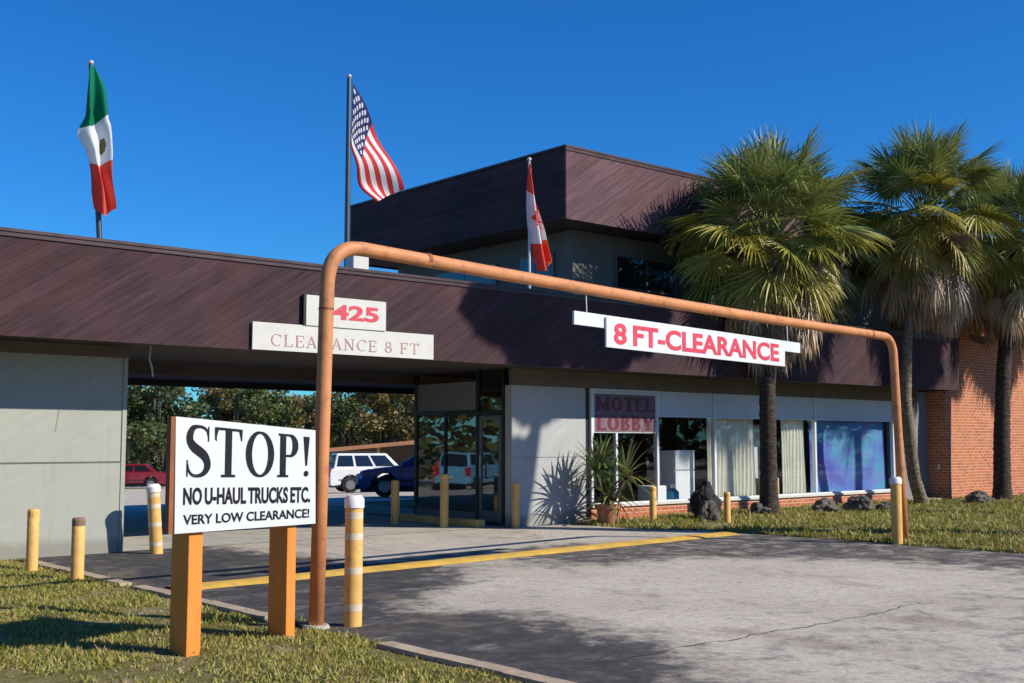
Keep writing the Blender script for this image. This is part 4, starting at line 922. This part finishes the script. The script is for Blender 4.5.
# ---------------------------------------------------------------- cars
def car(name, label, x, y, heading, color, kind='suv'):
    z = gz(y)
    t = thing(name, label, 'car', (x, y, z), 'cars in the rear parking lot', True, heading)
    pm = carpaint('car_paint', color)
    if kind == 'suv': L, W, bh, rh = 4.8, 1.9, 1.12, 1.80; lo, fx, rx, tfx, trx = .32, .95, -2.22, .25, -2.05
    else: L, W, bh, rh = 4.6, 1.78, .95, 1.43; lo, fx, rx, tfx, trx = .22, 1.05, -1.75, .35, -1.05
    h = L/2; wr = .38 if kind == 'suv' else .33; ax = h-.85; bx = -h+.95
    def archp(cx):
        return [(cx+(wr+.07)*math.cos(R(a_)), wr+(wr+.07)*math.sin(R(a_))) for a_ in range(180, -1, -20)]
    pr = [(-h+.02, lo+.1)] + [(-h+.1, lo)] + [p for p in archp(bx)] + [p for p in archp(ax)] + [(h-.15, lo), (h, lo+.15), (h-.03, bh-.28), (h-.15, bh-.14), (fx, bh), (rx if kind == 'suv' else rx-.1, bh), (-h+.05, bh-(.04 if kind == 'suv' else .06)), (-h, bh-.25)]
    pr = [(a_, max(b_, lo)) for a_, b_ in pr]
    mb = MB(); mb.prism(pr, -W/2, W/2); mb.build('body', pm, t, bevel=.045)
    # greenhouse
    w0, w1 = W/2-.05, W/2-.20; g = MB()
    vs_ = [(rx,-w0,bh-.02),(fx,-w0,bh-.02),(fx,w0,bh-.02),(rx,w0,bh-.02),(trx,-w1,rh),(tfx,-w1,rh),(tfx,w1,rh),(trx,w1,rh)]
    g.add(vs_, [(0,3,2,1),(4,5,6,7),(0,1,5,4),(1,2,6,5),(2,3,7,6),(3,0,4,7)]); g.build('cabin', pm, t, bevel=.05)
    def lerp3(i, j, s): return Vector(vs_[i]).lerp(Vector(vs_[j]), s)
    for sgn, (A, B, C_, D) in ((-1, (0,1,5,4)), (1, (3,2,6,7))):
        cuts = [(.04,.30),(.34,.60),(.64,.93)] if kind == 'suv' else [(.10,.46),(.50,.90)]
        for s0, s1 in cuts:
            q = []
            for s, hgt in ((s0,.16),(s1,.16),(s1,.86),(s0,.86)): q.append(lerp3(A, B, s).lerp(lerp3(D, C_, s), hgt) + Vector((0, sgn*.012, 0)))
            MB().add(q, [(0,1,2,3) if sgn < 0 else (3,2,1,0)]).build('side_window', M['glossy_dark'], t)
    for nm, (A, B, C_, D), dx in (('windscreen', (1,2,6,5), .012), ('rear_window', (3,0,4,7), -.012)):
        q = []
        for s, hgt in ((.07,.1),(.93,.1),(.9,.9),(.1,.9)): q.append(lerp3(A, B, s).lerp(lerp3(D, C_, s), hgt) + Vector((dx, 0, .004)))
        MB().add(q, [(0,1,2,3)]).build(nm, M['glossy_dark'], t)
    for cx in (ax, bx):
        for s in (-1, 1):
            w = MB().tube([(cx, s*(W/2-.21), wr), (cx, s*(W/2-.03), wr), (cx, s*(W/2-.01), wr)], [wr, wr, wr-.04], 22).build('wheel', M['tyre'], t)
            smooth_by_angle(w)
            rmb = MB().tube([(cx, s*(W/2-.05), wr), (cx, s*(W/2-.004), wr)], [wr*.62, wr*.56], 18).build('rim', M['rim'], w)
    for s in (-1, 1):
        if kind == 'suv': MB().box(-h-.012, -h+.16, s*(W/2-.10)-.075, s*(W/2-.10)+.11, bh-.40, bh-.02).build('tail_light', M['tail'], t, bevel=.01)
        else: MB().box(-h-.012, -h+.12, s*(W/2-.2)-.18, s*(W/2-.2)+.205, bh-.27, bh-.12).build('tail_light', M['tail'], t, bevel=.01)
        MB().box(h-.18, h+.012, s*(W/2-.22)-.16, s*(W/2-.22)+.225, bh-.40, bh-.24).build('headlight', M['head'], t, bevel=.01)
        MB().box(fx-.2, fx-.08, s*(W/2+.02)-.06, s*(W/2+.02)+.08, bh-.02, bh+.13).build('mirror', pm, t, bevel=.02)
    for s in (-1, 1):
        for sx_ in ((fx-.05, (fx+rx)*.5+.15, rx*.45+.0) if kind == 'suv' else (fx-.1, -.15, rx+.5)): MB().box(sx_-.006, sx_+.006, s*(W/2+.0015)-.0015, s*(W/2+.0015)+.0015, lo+.12, bh-.06).build('door_seam', M['black_plastic'], t)
        for sx_ in ((fx+rx)*.5+.30, rx*.45+.15): MB().box(sx_-.07, sx_+.07, s*(W/2+.012)-.012, s*(W/2+.012)+.012, bh-.17, bh-.14).build('door_handle', M['black_plastic'], t)
        MB().box(-h+.4, h-.4, s*(W/2+.004)-.004, s*(W/2+.004)+.004, lo+.26, lo+.31).build('side_trim', M['black_plastic'], t)
        if kind == 'suv': MB().tube([(trx+.1, s*(w1-.08), rh+.01), (trx+.2, s*(w1-.08), rh+.07), (tfx-.2, s*(w1-.08), rh+.07), (tfx-.1, s*(w1-.08), rh+.01)], .018, 6).build('roof_rail', M['black_plastic'], t)
    MB().box(-h-.062, -h-.051, -.16, .16, lo+.24, lo+.38).build('number_plate', M['dirty_white'], t)
    MB().box(-h-.05, -h+.1, -W/2+.06, W/2-.06, lo+.02, lo+.20).build('rear_bumper', M['black_plastic'] if kind != 'suv' else pm, t, bevel=.03)
    MB().box(h-.1, h+.04, -W/2+.06, W/2-.06, lo+.02, lo+.18).build('front_bumper', M['black_plastic'], t, bevel=.03)
    MB().box(-h+.1, h-.1, -W/2+.15, W/2-.15, lo-.06, lo+.3).build('underbody', M['black_plastic'], t)
    return t
x, y = cp(378, 54); car('suv', 'white suv seen from its rear side across the passage', x, y, math.atan2(-.36, .93), (.78,.79,.80), 'suv')
x, y = cp(434, 36); car('hatchback', 'deep blue car half hidden behind the lobby corner', x, y, math.atan2(.62, -.78), (.01,.045,.20), 'sedan')
x, y = cp(132, 68); car('sedan', 'dark red sedan with its tail light beside the stop sign', x, y, math.atan2(.55, -.83), (.25,.012,.03), 'sedan')
car('sedan', 'orange red car behind the left wing, seen reflected in the lobby glass', -18.0, 34.0, math.atan2(.79,-.61), (.55,.07,.02), 'sedan')
car('pickup', 'pale blue car behind the left wing, seen reflected in the lobby glass', -16.1, 29.5, math.atan2(.79,-.61)+.5, (.15,.42,.62), 'suv')

# ---------------------------------------------------------------- things at the lobby front
def rock(label, x, y, sx, sy, sz, seed, rot=0):
    bm = bmesh.new(); bmesh.ops.create_icosphere(bm, subdivisions=4, radius=1)
    for v in bm.verts:
        p = v.co.copy(); n1 = noise.noise(p*1.1+Vector((seed,0,0))); n2 = noise.noise(p*2.7+Vector((0,seed,0))); n3 = noise.noise(p*7+Vector((0,0,seed)))
        v.co = p*(1+.38*n1+.22*n2+.08*n3); v.co.x *= sx; v.co.y *= sy; v.co.z = v.co.z*sz + sz*.45
    me = bpy.data.meshes.new('rock'); bm.to_mesh(me); bm.free(); me.materials.append(M['rock'])
    o = bpy.data.objects.new('rock', me); COL.objects.link(o); o.location = (x, y, .02); o.rotation_euler = (0,0,rot); return tag(o, label, 'rock', 'rocks on the grass')
rock('tall dark standing rock beside the first curtain', 10.60, -1.30, .27, .22, .50, 3.1)
COL.objects[-1].data.materials[0] = M['rock_dark']
rock('pale jagged rock leaning at the foot of the tall dark one', 10.25, -1.62, .20, .18, .26, 8.4)
rock('low broad rock right of the stout palm trunk', 14.02, -1.6, .42, .26, .20, 5.7, .5)
rock('dark ragged rock left of the right arch leg', 15.1, -1.7, .36, .28, .23, 12.3, 1.1)
rock('small rock between the dark rock and the arch leg', 15.75, -1.9, .22, .2, .14, 17.3)
rock('low grey rock in front of the brick wall', 20.1, -1.75, .46, .28, .21, 21.9, .3)
rock('small mossy rock left of the stout palm trunk', 12.35, -1.2, .28, .22, .17, 31.5, .9)
# potted plant
pt = thing('potted_plant', 'spiky yucca like plant in a terracotta pot at the lobby corner', 'potted plant', (8.58, -.72, 0))
pot = MB().tube([(8.58,-.72,0),(8.58,-.72,.30),(8.58,-.72,.305),(8.58,-.72,.37),(8.58,-.72,.372),(8.58,-.72,.33)], [.17,.215,.245,.245,.21,.20], 20).build('pot', M['terracotta'], pt); smooth_by_angle(pot)
MB().tube([(8.58,-.72,.31),(8.58,-.72,.335)], .2, 16).build('potting_soil', M['wood_top'], pt)
rnd = random.Random(15); pl = MB(); hs0 = [(8.58,-.72,.5,.85),(8.32,-.66,.95,.72),(8.90,-.84,.85,.78),(8.55,-.60,1.15,.6)]; stm = MB()
for (hx, hy, hz, hl) in hs0:
    stm.tube([(8.58,-.72,.3),(hx*.5+4.29,hy*.5-.36,hz*.6),(hx,hy,hz)], [.035,.03,.025], 7)
    for i in range(46):
        az = i*2.4; el = R(80-105*(i/46)) + rnd.uniform(-.15,.15); d = Vector((math.cos(az)*math.cos(el), math.sin(az)*math.cos(el), math.sin(el))); L = hl*(.75+.4*rnd.random())
        q = Vector((hx, hy, hz)); sd = d.cross(Vector((0,0,1))); sd = sd.normalized() if sd.length > .05 else Vector((1,0,0)); vv = []; dd = d.copy(); w = .024
        for k in range(6):
            f_ = k/5; ww = w*(1-f_)**.6*(.6+.8*min(1, f_*3)); 
            pq = q.copy(); pq.y = min(pq.y, -.03); vv += [pq-sd*ww, pq+sd*ww]; q = q+dd*(L/5); dd = (dd+Vector((0,0,-.16))).normalized()
        g = rnd.uniform(.7,1.3); pl.col = ((.07*g,.115*g,.04*g) if rnd.random() < .72 else (.26*g,.25*g,.07*g)); pl.add(vv, [(2*k, 2*k+1, 2*k+3, 2*k+2) for k in range(5)])
pl.build('foliage', M['palm_leaf'], pt); stm.build('stem', M['bark'], pt)
# low planter bed bricks between pot and post
tag(Bx(8.95, 10.2, -.42, -.14, 0, .13).build('planter_kerb', M['brick'], loc=(9.5,-.3,0)), 'low brick kerb on the ground below the lobby sign window', 'brick kerb')
# curtains, tapestry
def cloth(name, x0, x1, z0, z1, y, amp, waves, mat, label, cat, seed=0):
    mb = MB(); nx, nz = 120, 10; vs_ = []
    for j in range(nz+1):
        for i in range(nx+1):
            a = i/nx; b_ = j/nz; w = math.sin(a*waves*6.283+seed+.6*math.sin(a*7+seed)); vs_.append((x0+(x1-x0)*a+.02*math.sin(b_*3+a*9), y+amp*w*(1-.25*b_)+.02*math.sin(a*5+b_*2), z0+(z1-z0)*b_))
    mb.add(vs_, [(j*(nx+1)+i, j*(nx+1)+i+1, (j+1)*(nx+1)+i+1, (j+1)*(nx+1)+i) for j in range(nz) for i in range(nx)])
    return tag(mb.build(name, mat, loc=((x0+x1)/2, y, z0), smooth=True), label, cat, 'curtains behind the lobby glass' if cat == 'curtain' else None)
cloth('curtain', 12.50, 13.15, .34, 2.0, .22, .035, 7, M['cream_cloth'], 'cream curtain left panel right of the white fridge', 'curtain')
cloth('curtain', 13.17, 14.12, .34, 2.0, .24, .04, 8, M['cream_cloth'], 'cream curtain behind the stout palm trunk', 'curtain', 2)
cloth('curtain', 15.05, 15.92, .34, 2.0, .22, .035, 8, M['cream_cloth'], 'cream curtain just left of the purple printed cloth', 'curtain', 4)
cloth('tapestry', 16.07, 19.22, .33, 1.99, .17, .008, 3, M['galaxy'], 'large purple and blue printed cloth filling the rightmost window', 'cloth', 1)
t = thing('fridge', 'white fridge standing behind the second window', 'fridge', (12.0,.65,.05))
MB().box(11.70, 12.30, .45, 1.0, .06, 1.32).build('cabinet', M['white_enamel'], t, bevel=.02); MB().box(11.70, 12.30, .41, .445, .06, .9).build('door', M['white_enamel'], t, bevel=.01); MB().box(11.70, 12.30, .41, .445, .92, 1.32).build('door', M['white_enamel'], t, bevel=.01)
tag(Bx(10.75, 11.25, .25, .6, .055, .62).build('cooler_box', M['white_enamel'], loc=(11,.4,.05), bevel=.03), 'white box on the floor behind the second window', 'box')
t = thing('water_jug', 'blue water jug with white cap behind the second window', 'jug', (11.5,.32,.33))
MB().tube([(11.5,.32,.06),(11.5,.32,.48),(11.5,.32,.56)], [.13,.13,.05], 16).build('body', M['blue_plastic'], t, smooth=True); MB().tube([(11.5,.32,.56),(11.5,.32,.64)], .05, 12).build('cap', M['white_enamel'], t)
tag(Bx(14.3, 14.95, .22, .5, .055, .70).build('cardboard_box', M['beige_card'], loc=(14.6,.35,.05), bevel=.01), 'tan cardboard box behind the window right of the palm trunk', 'box')
t = thing('wall_cabinet', 'grey cabinet behind the narrow window right of the palm trunk', 'cabinet', (14.6,.9,.05))
MB().box(14.2, 15.1, .7, 1.2, .06, 1.9).build('carcass', M['grey_panel'], t, bevel=.01); MB().box(14.23, 14.64, .68, .698, .1, 1.86).build('door', M['white_panel'], t); MB().box(14.66, 15.07, .68, .698, .1, 1.86).build('door', M['white_panel'], t)
t = thing('wall_tap', 'small white tap on the shaded side of the brick wall', 'tap', (20.93,-.3,.85))
MB().tube([(20.98,-.3,.85),(20.9,-.3,.85),(20.88,-.3,.80)], .02, 8).build('spout', M['white_enamel'], t); MB().tube([(20.92,-.3,.86),(20.92,-.3,.93)], [.015,.035], 8).build('tap_handle', M['white_enamel'], t)
for o in list(COL.objects):
    if '_local' in o: del o['_local']
